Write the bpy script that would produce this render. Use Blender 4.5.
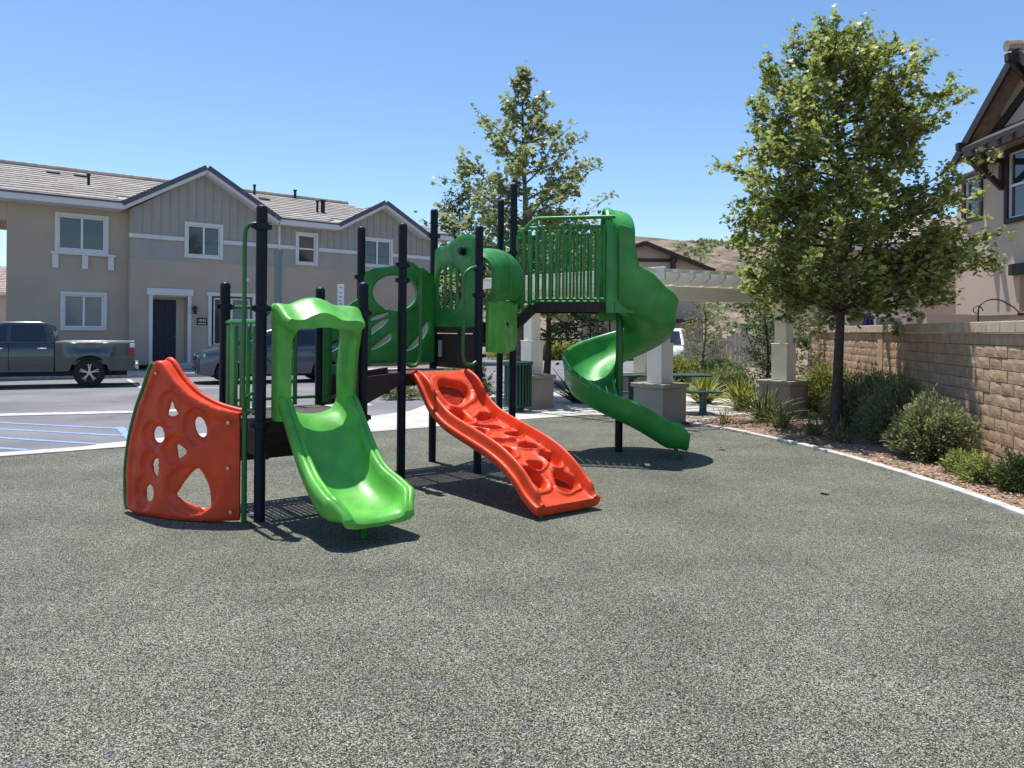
import bpy, bmesh, math, random
from mathutils import Vector, Matrix, noise
from mathutils.geometry import delaunay_2d_cdt
R = math.radians
rnd = random.Random(7)
sc = bpy.context.scene
for o in list(bpy.data.objects): bpy.data.objects.remove(o)
col = sc.collection
# ---------------------------------------------------------------- camera, sky, sun
cam = bpy.data.objects.new('camera', bpy.data.cameras.new('camera')); col.objects.link(cam)
cam.data.sensor_width = 36; cam.data.lens = 36 * 770 / 1024
cam.data.shift_y = -53 / 1024
cam.data.clip_end = 3000; cam.data.clip_start = 0.05
cam.matrix_world = Matrix.Translation((0, 0, 1.6)) @ Matrix.Rotation(R(90), 4, 'X') @ Matrix.Rotation(R(0.5), 4, 'Z')
sc.camera = cam
SUN_EL, SUN_AZ = 74, 38          # azimuth: degrees left of +Y
w = bpy.data.worlds.new('World'); sc.world = w; w.use_nodes = True
nt = w.node_tree; bg = nt.nodes['Background']
sky = nt.nodes.new('ShaderNodeTexSky'); sky.sky_type = 'NISHITA'; sky.sun_disc = False
sky.sun_elevation = R(SUN_EL); sky.sun_rotation = R(-SUN_AZ)
sky.air_density = 1.0; sky.dust_density = 0.15; sky.ozone_density = 4.0; sky.altitude = 100
hs0 = nt.nodes.new('ShaderNodeHueSaturation'); hs0.inputs['Saturation'].default_value = 1.07
nt.links.new(sky.outputs[0], hs0.inputs['Color']); nt.links.new(hs0.outputs[0], bg.inputs[0]); bg.inputs[1].default_value = 0.132
sl = bpy.data.lights.new('sun', 'SUN'); sl.energy = 4.8; sl.angle = R(0.5); sl.color = (1, 0.955, 0.89)
so = bpy.data.objects.new('sun', sl); col.objects.link(so)
sd = Vector((-math.sin(R(SUN_AZ)) * math.cos(R(SUN_EL)), math.cos(R(SUN_AZ)) * math.cos(R(SUN_EL)), math.sin(R(SUN_EL))))
so.rotation_euler = sd.to_track_quat('Z', 'Y').to_euler()
sc.view_settings.view_transform = 'Standard'; sc.view_settings.look = 'None'
sc.view_settings.exposure = 0.42; sc.view_settings.gamma = 1

# ---------------------------------------------------------------- helpers
class MB:
    def __init__(s): s.v = []; s.f = []; s.mi = []; s.cur = 0
    def add(s, vs, fs):
        n = len(s.v); s.v += [tuple(p) for p in vs]
        for f in fs: s.f.append(tuple(i + n for i in f)); s.mi.append(s.cur)
        return s
    def box(s, c, d, rz=0, M=None):
        hx, hy, hz = d[0] / 2, d[1] / 2, d[2] / 2
        vs = [Vector((x * hx, y * hy, z * hz)) for x in (-1, 1) for y in (-1, 1) for z in (-1, 1)]
        m = Matrix.Translation(c) @ Matrix.Rotation(rz, 4, 'Z') if M is None else Matrix.Translation(c) @ M
        return s.add([m @ v for v in vs], [(0, 1, 3, 2), (4, 6, 7, 5), (0, 4, 5, 1), (2, 3, 7, 6), (0, 2, 6, 4), (1, 5, 7, 3)])
    def bb(s, x0, x1, y0, y1, z0, z1):
        return s.box(((x0 + x1) / 2, (y0 + y1) / 2, (z0 + z1) / 2), (abs(x1 - x0), abs(y1 - y0), abs(z1 - z0)))
    def loft(s, rings, caps=True, closed=True, wrap=False):
        n = len(rings[0]); vs = [p for r in rings for p in r]; fs = []
        m = len(rings)
        for i in range(m if wrap else m - 1):
            a = i * n; b = ((i + 1) % m) * n
            for j in range(n if closed else n - 1):
                k = (j + 1) % n; fs.append((a + j, a + k, b + k, b + j))
        if caps and closed and not wrap:
            fs.append(tuple(range(n - 1, -1, -1))); fs.append(tuple((m - 1) * n + j for j in range(n)))
        return s.add(vs, fs)
    def tube(s, pts, r, n=10, caps=True):
        pts = [Vector(p) for p in pts]; rs = r if isinstance(r, (list, tuple)) else [r] * len(pts)
        rings = []; up = None
        for i, p in enumerate(pts):
            t = (pts[min(i + 1, len(pts) - 1)] - pts[max(i - 1, 0)])
            t = t.normalized() if t.length > 1e-9 else Vector((0, 0, 1))
            if up is None:
                up = t.orthogonal().normalized()
            else:
                up = (up - t * up.dot(t)); up = up.normalized() if up.length > 1e-6 else t.orthogonal().normalized()
            sd_ = t.cross(up)
            rings.append([p + (up * math.cos(2 * math.pi * k / n) + sd_ * math.sin(2 * math.pi * k / n)) * rs[i] for k in range(n)])
        return s.loft(rings, caps)
    def cyl(s, p0, p1, r, n=16, r1=None):
        return s.tube([p0, p1], [r, r if r1 is None else r1], n)
    def lathe(s, prof, c=(0, 0, 0), n=24, M=None):
        rings = []
        for r, z in prof:
            ring = [Vector((r * math.cos(2 * math.pi * k / n), r * math.sin(2 * math.pi * k / n), z)) for k in range(n)]
            if M is not None: ring = [M @ p for p in ring]
            rings.append([p + Vector(c) for p in ring])
        return s.loft(rings, True)
    def bar(s, p0, p1, wd, ht, up=(0, 0, 1)):
        p0, p1 = Vector(p0), Vector(p1); t = (p1 - p0).normalized(); u = Vector(up)
        sdv = t.cross(u).normalized(); u = sdv.cross(t)
        return s.loft([[p + sdv * (a * wd / 2) + u * (b * ht / 2) for a, b in ((-1, -1), (1, -1), (1, 1), (-1, 1))] for p in (p0, p1)])
    def poly(s, pts, z0, z1):
        n = len(pts)
        return s.add([(x, y, z0) for x, y in pts] + [(x, y, z1) for x, y in pts],
                     [tuple(range(n - 1, -1, -1)), tuple(range(n, 2 * n))] + [(i, (i + 1) % n, n + (i + 1) % n, n + i) for i in range(n)])
    def sheet(s, pts, z):
        return s.add([(x, y, z) for x, y in pts], [tuple(range(len(pts)))])

def obj(name, mb, m, parent=None, smooth=None, bevel=0, world=True, fix=True, subd=0):
    me = bpy.data.meshes.new(name)
    vs = mb.v
    if parent is not None and world:
        r = parent
        while r.parent: r = r.parent
        inv = r.matrix_basis.inverted() if r.type == 'EMPTY' else Matrix()
        vs = [tuple(inv @ Vector(v)) for v in vs]
    me.from_pydata(vs, [], mb.f); me.validate()
    ms = m if isinstance(m, (list, tuple)) else [m]
    for x in ms: me.materials.append(x)
    if len(ms) > 1 and len(me.polygons) == len(mb.mi): me.polygons.foreach_set('material_index', mb.mi)
    if fix:
        bm = bmesh.new(); bm.from_mesh(me); bmesh.ops.recalc_face_normals(bm, faces=bm.faces); bm.to_mesh(me); bm.free()
    if smooth is not None:
        me.shade_smooth(); me.set_sharp_from_angle(angle=R(smooth))
    o = bpy.data.objects.new(name, me); col.objects.link(o)
    if parent is not None: o.parent = parent
    if bevel:
        b = o.modifiers.new('bevel', 'BEVEL'); b.width = bevel; b.segments = 2; b.limit_method = 'ANGLE'; b.angle_limit = R(35)
        me.shade_smooth(); me.set_sharp_from_angle(angle=R(50))
    if subd:
        b = o.modifiers.new('sub', 'SUBSURF'); b.levels = subd; b.render_levels = subd
    return o

def tag(o, label, cat, group=None):
    o['label'] = label; o['category'] = cat
    if group: o['group'] = group
    return o
def thing(name, label, cat, loc=(0, 0, 0), rz=0, group=None):
    o = bpy.data.objects.new(name, None); col.objects.link(o); o.empty_display_size = .2
    o.matrix_basis = Matrix.Translation(loc) @ Matrix.Rotation(rz, 4, 'Z')
    return tag(o, label, cat, group)
def struct(name, mb, m, **k):
    o = obj(name, mb, m, **k); o['kind'] = 'structure'; return o
KIDS = {}
def dup(root, loc, rz=0, scale=1, label=None, group=None):
    def cp(o, par):
        c = o.copy(); col.objects.link(c)
        if par: c.parent = par
        for ch in [x for x in bpy.data.objects if x.parent == o]: cp(ch, c)
        return c
    r = cp(root, None)
    sx = scale if isinstance(scale, tuple) else (scale,) * 3
    r.matrix_basis = Matrix.Translation(loc) @ Matrix.Rotation(rz, 4, 'Z') @ Matrix.Diagonal((*sx, 1))
    if label: r['label'] = label
    if group: r['group'] = group
    return r

def mat(name, c, rough=.6, var=0, vscale=3, bump=0, bscale=60, metal=0, spec=.5, island=0, c2=None, coat=0, detail=4, dirt=0):
    m = bpy.data.materials.new(name); m.use_nodes = True; n = m.node_tree; L = n.links
    b = n.nodes['Principled BSDF']; b.inputs['Roughness'].default_value = rough; b.inputs['Metallic'].default_value = metal
    b.inputs['Specular IOR Level'].default_value = spec; b.inputs['Coat Weight'].default_value = coat; b.inputs['Coat Roughness'].default_value = .05
    b.inputs['Base Color'].default_value = (*c, 1)
    tc = n.nodes.new('ShaderNodeTexCoord')
    last = None
    if var or c2:
        t = n.nodes.new('ShaderNodeTexNoise'); t.inputs['Scale'].default_value = vscale; t.inputs['Detail'].default_value = detail
        L.new(tc.outputs['Object'], t.inputs['Vector'])
        rp = n.nodes.new('ShaderNodeValToRGB')
        a = tuple(x * (1 - var) for x in c); d = c2 if c2 else tuple(min(1, x * (1 + var)) for x in c)
        rp.color_ramp.elements[0].position = .32; rp.color_ramp.elements[1].position = .68
        rp.color_ramp.elements[0].color = (*a, 1); rp.color_ramp.elements[1].color = (*d, 1)
        L.new(t.outputs['Fac'], rp.inputs['Fac']); last = rp.outputs['Color']
    if island:
        g = n.nodes.new('ShaderNodeNewGeometry'); hs = n.nodes.new('ShaderNodeHueSaturation')
        mr = n.nodes.new('ShaderNodeMapRange'); mr.inputs['To Min'].default_value = 1 - island; mr.inputs['To Max'].default_value = 1 + island
        L.new(g.outputs['Random Per Island'], mr.inputs['Value']); L.new(mr.outputs[0], hs.inputs['Value'])
        if last: L.new(last, hs.inputs['Color'])
        else: hs.inputs['Color'].default_value = (*c, 1)
        last = hs.outputs['Color']
    if last: L.new(last, b.inputs['Base Color'])
    if bump:
        t = n.nodes.new('ShaderNodeTexNoise'); t.inputs['Scale'].default_value = bscale; t.inputs['Detail'].default_value = 3
        L.new(tc.outputs['Object'], t.inputs['Vector'])
        bp = n.nodes.new('ShaderNodeBump'); bp.inputs['Strength'].default_value = bump; bp.inputs['Distance'].default_value = .01
        L.new(t.outputs['Fac'], bp.inputs['Height']); L.new(bp.outputs[0], b.inputs['Normal'])
    if dirt:
        t = n.nodes.new('ShaderNodeTexNoise'); t.inputs['Scale'].default_value = 9; t.inputs['Detail'].default_value = 5
        L.new(tc.outputs['Object'], t.inputs['Vector'])
        mr = n.nodes.new('ShaderNodeMapRange'); mr.inputs['From Min'].default_value = .35; mr.inputs['From Max'].default_value = .7
        mr.inputs['To Min'].default_value = rough - dirt; mr.inputs['To Max'].default_value = rough + dirt
        L.new(t.outputs['Fac'], mr.inputs['Value']); L.new(mr.outputs[0], b.inputs['Roughness'])
    return m
def leafmat(name, c, c2, transl=.35, rough=.5):
    m = bpy.data.materials.new(name); m.use_nodes = True; n = m.node_tree; L = n.links
    b = n.nodes['Principled BSDF']; b.inputs['Roughness'].default_value = rough; b.inputs['Specular IOR Level'].default_value = .4
    g = n.nodes.new('ShaderNodeNewGeometry'); rp = n.nodes.new('ShaderNodeValToRGB')
    rp.color_ramp.elements[0].color = (*c, 1); rp.color_ramp.elements[1].color = (*c2, 1)
    L.new(g.outputs['Random Per Island'], rp.inputs['Fac']); L.new(rp.outputs[0], b.inputs['Base Color'])
    tr = n.nodes.new('ShaderNodeBsdfTranslucent'); mx = n.nodes.new('ShaderNodeMixShader'); mx.inputs[0].default_value = transl
    hs = n.nodes.new('ShaderNodeHueSaturation'); hs.inputs['Value'].default_value = 1.5; hs.inputs['Saturation'].default_value = 1.1
    L.new(rp.outputs[0], hs.inputs['Color']); L.new(hs.outputs[0], tr.inputs['Color'])
    L.new(b.outputs[0], mx.inputs[1]); L.new(tr.outputs[0], mx.inputs[2]); L.new(mx.outputs[0], n.nodes['Material Output'].inputs[0])
    return m

# rubber surfacing: granules of three colours
def rubber():
    m = bpy.data.materials.new('rubber_granules'); m.use_nodes = True; n = m.node_tree; L = n.links
    b = n.nodes['Principled BSDF']; b.inputs['Roughness'].default_value = .8; b.inputs['Specular IOR Level'].default_value = .25
    tc = n.nodes.new('ShaderNodeTexCoord')
    v = n.nodes.new('ShaderNodeTexVoronoi'); v.inputs['Scale'].default_value = 215; L.new(tc.outputs['Object'], v.inputs['Vector'])
    sp = n.nodes.new('ShaderNodeSeparateColor'); L.new(v.outputs['Color'], sp.inputs[0])
    rp = n.nodes.new('ShaderNodeValToRGB'); rp.color_ramp.interpolation = 'CONSTANT'
    els = [(0, (.010, .011, .008)), (.31, (.068, .072, .053)), (.51, (.148, .153, .114)), (.81, (.37, .375, .29))]
    while len(rp.color_ramp.elements) < len(els): rp.color_ramp.elements.new(.5)
    for e, (p, c) in zip(rp.color_ramp.elements, els): e.position = p; e.color = (*c, 1)
    L.new(sp.outputs[0], rp.inputs['Fac'])
    t = n.nodes.new('ShaderNodeTexNoise'); t.inputs['Scale'].default_value = .9; t.inputs['Detail'].default_value = 6; t.inputs['Roughness'].default_value = .62
    L.new(tc.outputs['Object'], t.inputs['Vector'])
    mr = n.nodes.new('ShaderNodeMapRange'); mr.inputs['From Min'].default_value = .3; mr.inputs['From Max'].default_value = .7
    mr.inputs['To Min'].default_value = .72; mr.inputs['To Max'].default_value = 1.22; L.new(t.outputs['Fac'], mr.inputs['Value'])
    mx = n.nodes.new('ShaderNodeMix'); mx.data_type = 'RGBA'; mx.blend_type = 'MULTIPLY'; mx.inputs[0].default_value = 1
    L.new(rp.outputs[0], mx.inputs[6]); L.new(mr.outputs[0], mx.inputs[7])
    # scattered bluish granule clusters
    t2 = n.nodes.new('ShaderNodeTexNoise'); t2.inputs['Scale'].default_value = 7; t2.inputs['Detail'].default_value = 2; L.new(tc.outputs['Object'], t2.inputs['Vector'])
    m2 = n.nodes.new('ShaderNodeMapRange'); m2.inputs['From Min'].default_value = .63; m2.inputs['From Max'].default_value = .74; m2.inputs['To Max'].default_value = .32
    L.new(t2.outputs['Fac'], m2.inputs['Value'])
    mx2 = n.nodes.new('ShaderNodeMix'); mx2.data_type = 'RGBA'; L.new(m2.outputs[0], mx2.inputs[0])
    L.new(mx.outputs[2], mx2.inputs[6]); mx2.inputs[7].default_value = (.09, .09, .16, 1)
    L.new(mx2.outputs[2], b.inputs['Base Color'])
    bp = n.nodes.new('ShaderNodeBump'); bp.inputs['Strength'].default_value = .7; bp.inputs['Distance'].default_value = .004
    L.new(v.outputs['Distance'], bp.inputs['Height']); L.new(bp.outputs[0], b.inputs['Normal'])
    return m

M = {}
M['rubber'] = rubber()
M['asphalt'] = mat('asphalt', (.15, .15, .16), .9, .13, .55, .4, 90, c2=(.205, .205, .215), detail=8)
M['concrete'] = mat('concrete', (.46, .44, .41), .85, .12, 1.5, .3, 60, detail=8)
M['kerb'] = mat('kerb_concrete', (.46, .44, .40), .85, .2, 5, .4, 60, c2=(.60, .58, .54), detail=10)
M['dirt'] = mat('dirt', (.22, .17, .12), .95, .25, 2, .5, 30)
M['white_paint'] = mat('road_paint_white', (.62, .62, .62), .7, .12, 9)
M['blue_paint'] = mat('road_paint_blue', (.22, .32, .58), .7, .2, 9)
M['stucco'] = mat('stucco', (.45, .375, .295), .95, .06, .7, .5, 120)
M['stucco2'] = mat('stucco_light', (.58, .46, .35), .95, .06, .7, .5, 120)
M['siding'] = mat('siding', (.36, .335, .30), .8, .05, 2, .2, 60)
M['trim'] = mat('white_trim', (.68, .66, .65), .6, .04, 2)
M['vinyl'] = mat('window_vinyl', (.78, .78, .78), .4)
M['tile'] = mat('roof_tile', (.34, .305, .275), .85, .12, 1.5, .3, 40, island=.14)
M['tile_dark'] = mat('rake_tile', (.10, .10, .13), .8, .15, 5)
M['tile_red'] = mat('roof_tile_red', (.34, .26, .22), .85, .2, 5, .4, 40, island=.2)
M['brown_wood'] = mat('dark_brown_timber', (.04, .027, .025), .7, .2, 6)
def glass(name, c, r=.06):
    m = mat(name, c, r, .25, .8, spec=1.0); return m
M['glass'] = glass('window_glass', (.02, .035, .045))
M['blind'] = mat('window_blind', (.20, .25, .26), .15, .1, 3, spec=.9)
M['door'] = mat('navy_door', (.012, .016, .035), .45)
M['black'] = mat('black_metal', (.012, .012, .013), .45)
M['post'] = mat('post_navy', (.004, .011, .024), .45, spec=.25, dirt=.1, bump=.05, bscale=300)
M['brown_deck'] = mat('brown_vinyl_deck', (.035, .020, .018), .7, .1, 8, .1, 200)
M['deck_top'] = mat('deck_top_dusty', (.20, .16, .14), .8, .2, 6)
M['green'] = mat('green_plastic', (.026, .225, .032), .46, .22, 4, .05, 250, dirt=.12)
M['lime'] = mat('lime_plastic', (.10, .41, .05), .44, .20, 5, .05, 250, dirt=.12)
M['dgreen'] = mat('green_metal', (.02, .14, .03), .38, dirt=.1)
M['kgreen'] = mat('spiral_green_plastic', (.040, .29, .055), .42, .22, 3.0, .05, 250, dirt=.12)
M['orange'] = mat('orange_plastic', (.66, .050, .006), .50, .15, 6, .05, 250, dirt=.12)
M['silver'] = mat('bolt_steel', (.5, .5, .5), .35, metal=.9)
M['decal'] = mat('pale_decal', (.42, .5, .42), .5, .3, 60)
M['cmu'] = mat('split_face_block', (.46, .315, .205), .95, .14, 6, .6, 45, island=.14)
M['mortar'] = mat('mortar', (.13, .10, .08), .95, .2, 6, .5, 60)
M['cap'] = mat('wall_cap_block', (.54, .42, .31), .95, .12, 4, .6, 60, island=.1)
M['pergola'] = mat('pergola_paint', (.86, .78, .63), .75, .08, 2, .15, 40)
M['pier'] = mat('pier_stucco', (.34, .30, .255), .95, .1, 2, .5, 90)
M['bin'] = mat('bin_green', (.012, .06, .04), .45)
M['bark'] = mat('bark', (.13, .10, .08), .95, .35, 14, .9, 40)
M['bark_dark'] = mat('bark_dark', (.07, .055, .045), .95, .35, 14, .9, 40)
M['mulch'] = mat('mulch', (.30, .19, .12), .95, .5, 25, .9, 40, c2=(.42, .30, .22))
M['chip'] = mat('wood_chip', (.36, .24, .17), .9, .3, 8, island=.45)
M['leaf'] = leafmat('sycamore_leaf', (.075, .12, .025), (.38, .40, .14), .47, .42)
M['leaf2'] = leafmat('sycamore_leaf_far', (.10, .135, .05), (.36, .38, .18), .42, .42)
M['leaf_dark'] = leafmat('dark_leaf', (.025, .05, .015), (.07, .11, .03))
M['leaf_gray'] = leafmat('gray_green_leaf', (.12, .155, .06), (.30, .32, .16), .42)
M['leaf_yel'] = leafmat('yellow_green_leaf', (.15, .18, .04), (.34, .34, .10), .45)
M['strap'] = leafmat('strap_leaf', (.09, .12, .045), (.22, .24, .10))
M['agave'] = leafmat('agave_leaf', (.02, .045, .025), (.05, .09, .05), .1)
M['truck'] = mat('truck_paint', (.045, .06, .07), .3, metal=.4, coat=.9)
M['suv'] = mat('suv_paint', (.075, .09, .12), .3, metal=.4, coat=.9)
M['vanp'] = mat('van_paint', (.72, .72, .74), .3, coat=.7)
M['cglass'] = mat('car_glass', (.006, .009, .014), .05, spec=.9)
M['tyre'] = mat('tyre_rubber', (.014, .014, .015), .85)
M['rim'] = mat('alloy_rim', (.45, .45, .46), .35, metal=.8)
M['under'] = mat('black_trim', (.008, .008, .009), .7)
M['red'] = mat('tail_lamp_red', (.35, .01, .015), .2)
M['lampw'] = mat('lamp_clear', (.7, .7, .72), .12)
M['hill'] = None
M['blue_cloth'] = mat('navy_canvas', (.012, .018, .10), .85)
M['striped'] = mat('striped_canvas', (.45, .45, .48), .85)
M['sign'] = mat('grey_green_post', (.20, .26, .245), .6, .05, 3)
M['bluegreen'] = mat('blue_green_coating', (.03, .085, .11), .4)
M['vfence'] = mat('vinyl_fence_grey', (.46, .44, .42), .6, .05, 3)

# ---------------------------------------------------------------- ground
TH = R(.5); F = 770.
def gp(x, y, z=0):
    dx, dy = x - 512, 331 - y
    u, v = dx * math.cos(TH) - dy * math.sin(TH), dy * math.cos(TH) + dx * math.sin(TH)
    Y = (z - 1.6) * F / v
    return (u / F * Y, Y)
struct('ground', MB().sheet([(-700, -60), (700, -60), (700, 900), (-700, 900)], -.02), M['dirt'], fix=False)
kerbR = [(3.0, -6), (3.6, -2), (4.1, 2), (4.42, 5), (4.5, 6.75), (4.51, 8.09), (4.34, 9.85), (4.1, 10.95), (3.84, 11.87), (3.5, 12.75), (3.1, 13.45)]
farE = [(2.6, 14.0), (2.1, 14.5), (1.51, 14.79), (.6, 14.2), (-2.13, 12.06), (-5.11, 10.32), (-6.27, 9.44), (-12, 5.0), (-14, -6)]
struct('rubber_surface', MB().sheet(kerbR + farE, .0), M['rubber'], fix=False)
def band(pts, wd, z0, z1, mb):
    pts = [Vector((*p, 0)) for p in pts]; a = []; b = []
    for i, p in enumerate(pts):
        t = (pts[min(i + 1, len(pts) - 1)] - pts[max(i - 1, 0)]).normalized(); nrm = Vector((-t.y, t.x, 0))
        a.append(p + nrm * 0); b.append(p - nrm * wd)
    mb.loft([[(p.x, p.y, z0), (q.x, q.y, z0), (q.x, q.y, z1), (p.x, p.y, z1)] for p, q in zip(a, b)])
    return mb
def smoothpts(pts, n=6):
    out = []
    for i in range(len(pts) - 1):
        p0, p1, p2, p3 = pts[max(i - 1, 0)], pts[i], pts[i + 1], pts[min(i + 2, len(pts) - 1)]
        for k in range(n):
            t = k / n
            out.append(tuple(.5 * ((2 * p1[j]) + (-p0[j] + p2[j]) * t + (2 * p0[j] - 5 * p1[j] + 4 * p2[j] - p3[j]) * t * t + (-p0[j] + 3 * p1[j] - 3 * p2[j] + p3[j]) * t ** 3) for j in range(len(p1))))
    out.append(tuple(pts[-1])); return out
kmb = MB(); kp = smoothpts(kerbR, 14)
for i0 in range(0, len(kp) - 1, 9):
    seg = kp[i0:i0 + 10]
    if len(seg) < 2: break
    j = rnd.uniform(-.004, .004); a_, b_ = Vector(seg[0]), Vector(seg[-1]); seg[0] = tuple(a_ + (Vector(seg[1]) - a_).normalized() * .005); seg[-1] = tuple(b_ - (b_ - Vector(seg[-2])).normalized() * .005)
    band([(x + rnd.uniform(-.003, .003), y) for x, y in seg], .11 + j, -.05, .032 + j, kmb)
struct('bed_kerb', kmb, M['kerb'], bevel=.008)
# concrete walk + pergola pad on the far side of the rubber
pad = [(2.6, 14.02), (2.1, 14.52), (1.51, 14.81), (.6, 14.22), (-2.13, 12.08), (-5.11, 10.34), (-5.9, 9.76), (-5.6, 10.6), (-3.0, 13.6), (-2.0, 15.2), (-1.6, 18.2), (1.0, 20.5), (6.0, 20.5), (6.2, 16.2), (4.2, 14.9), (3.12, 13.6)]
struct('concrete_pad', MB().sheet(pad, .006), M['concrete'], fix=False)
edge = MB(); band([(-14, 3.6), (-12, 4.95), (-6.27, 9.42), (-5.11, 10.3), (-2.13, 12.04)], -.32, -.05, .014, edge)
struct('concrete_edge', edge, M['kerb'])
# road
near = [(-30, 7.0), (-9.3, 14.01), (-7.23, 14.7), (-5.27, 15.54), (-3.21, 16.36), (-1.6, 18.3), (1.0, 20.6), (6.0, 21), (9, 24)]
kb = lambda x: 23.5 + (x + 15.6) * .375
roadp = [(-40, -6), (-14, -6), (-12, 5.2), (-6.27, 9.6), (-5.11, 10.5), (-3.0, 13.7), (-1.9, 15.4), (-1.6, 18.3), (1.0, 20.6), (6, 21), (6.4, 46), (-3.6, 46), (-3.6, kb(-3.6)), (-40, kb(-40))]
struct('road', MB().sheet(roadp, -.004), M['asphalt'], fix=False)
mk = MB()
def strip(mb, p0, p1, wd, z=.002):
    a, b = Vector(p0), Vector(p1); t = (b - a).normalized(); nn = Vector((-t.y, t.x)) * wd / 2
    mb.sheet([tuple(a - nn), tuple(b - nn), tuple(b + nn), tuple(a + nn)], z)
wide = [(-30, 6.2), (-9.3, 13.9), (-7.23, 14.6), (-5.27, 15.45), (-3.0, 16.45)]
conc = MB()
for a, b in zip(wide, wide[1:]): strip(conc, a, b, .42, .006)
struct('gutter_strip', conc, M['kerb'], fix=False)
blue = MB()
for ya, yb, xe_ in ((429, 436, 130), (437.6, 446, 100), (422.6, 429, 130), (448, 457, 28)):
    strip(blue, gp(-120, ya - (yb - ya) * .93), gp(xe_, ya + (yb - ya) * xe_ / 130), .10, .001)
struct('stall_hatching', blue, M['blue_paint'], fix=False)
bx = MB(); q = [gp(115, 427), gp(124, 427), gp(136, 440), gp(127, 440)]; bx.sheet(q, .0015)
struct('stall_symbol_patch', bx, M['blue_paint'], fix=False)
wl = MB()
strip(wl, gp(128, 379.5), gp(142, 388), .10, .003); strip(wl, gp(190, 388), gp(262, 388), .10, .003)
struct('road_marking', wl, M['white_paint'], fix=False)
# kerb, pavement and yard in front of the townhouse
k = MB()
x0, x1 = -34, -3.6
k.loft([[(x, kb(x), -.02), (x, kb(x), .13), (x - .05, kb(x) + .16, .13), (x - .05, kb(x) + .16, -.02)] for x in (x0, x1)])
struct('street_kerb', k, M['kerb'], bevel=.02)
k = MB(); k.loft([[(x - .05, kb(x) + .16, -.02), (x - .05, kb(x) + .16, .128), (x - .5, kb(x) + 1.5, .14), (x - .5, kb(x) + 1.5, -.02)] for x in (x0, x1)])
struct('pavement', k, M['concrete'])
k = MB(); k.loft([[(x - .5, kb(x) + 1.5, -.02), (x - .5, kb(x) + 1.5, .13), (x - 2, kb(x) + 8, .42), (x - 2, kb(x) + 30, .5), (x - 2, kb(x) + 30, -.02)] for x in (x0, x1 + 3)])
struct('front_yard', k, M['dirt'])
# mulch bed
bed = [(p[0] + .10, p[1]) for p in kerbR] + [(3.15, 13.6), (4.2, 14.9), (6.2, 16.2), (7, 21), (16, 27), (16, -6)]
bm_ = MB(); bm_.sheet(bed, .004)
struct('mulch_bed', bm_, M['mulch'], fix=False)
chips = MB()
for i in range(9000):
    t = rnd.random(); yy = 5 + t ** 1.3 * 10
    xr = 4.62 if yy < 9 else 4.62 - (yy - 9) * .16 if yy < 11 else 4.3 - (yy - 11) * .5
    xx = xr + rnd.random() ** 1.2 * (2.2 if yy > 9 else 1.4)
    a = rnd.random() * 6.3; s1 = rnd.uniform(.008, .035); s2 = rnd.uniform(.006, .016)
    Mx = Matrix.Translation((xx, yy, .014 + rnd.random() * .012)) @ Matrix.Rotation(a, 4, 'Z') @ Matrix.Rotation(rnd.uniform(-.5, .5), 4, 'X')
    chips.add([Mx @ Vector(v) for v in ((-s1, -s2, 0), (s1, -s2 * .6, .004), (s1 * .8, s2, 0), (-s1 * .7, s2 * .8, .006))], [(0, 1, 2, 3)])
o = obj('wood_chips', chips, M['chip'], fix=False); o['kind'] = 'stuff'
# hill
hm = bpy.data.materials.new('scrub_hill'); hm.use_nodes = True; n = hm.node_tree; L = n.links
b = n.nodes['Principled BSDF']; b.inputs['Roughness'].default_value = .95
tc = n.nodes.new('ShaderNodeTexCoord'); t = n.nodes.new('ShaderNodeTexNoise'); t.inputs['Scale'].default_value = .35; t.inputs['Detail'].default_value = 10; t.inputs['Roughness'].default_value = .65
L.new(tc.outputs['Object'], t.inputs['Vector']); rp = n.nodes.new('ShaderNodeValToRGB')
els = [(.33, (.05, .06, .028)), (.45, (.11, .095, .055)), (.53, (.20, .145, .10)), (.68, (.31, .225, .16))]
while len(rp.color_ramp.elements) < 4: rp.color_ramp.elements.new(.5)
for e, (p, c) in zip(rp.color_ramp.elements, els): e.position = p; e.color = (*c, 1)
L.new(t.outputs['Fac'], rp.inputs['Fac']); L.new(rp.outputs[0], b.inputs['Base Color'])
hb = MB(); nx, ny = 120, 50
def hz(x, y):
    t = min(1, max(0, (y - 75) / 85)); base = (19.2 + 1.6 * math.sin(x * .03 + 1)) * (t * t * (3 - 2 * t)) 
    edge_ = min(1, max(0, (x + 60) / 70)) if x < 10 else 1
    return -.5 + base * (.35 + .65 * edge_) + noise.noise(Vector((x * .05, y * .05, 0))) * 3.2 * t * (1 - .6 * t) + noise.noise(Vector((x * .25, y * .25, 3))) * .5 * t
vs = []; fs = []
for j in range(ny + 1):
    for i in range(nx + 1):
        x = -150 + 420 * i / nx; y = 70 + 110 * j / ny; vs.append((x, y, hz(x, y)))
for j in range(ny):
    for i in range(nx):
        a = j * (nx + 1) + i; fs.append((a, a + 1, a + nx + 2, a + nx + 1))
hb.add(vs, fs); struct('hill', hb, hm, smooth=80, fix=False)
sb = MB(); rr = random.Random(5)
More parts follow.
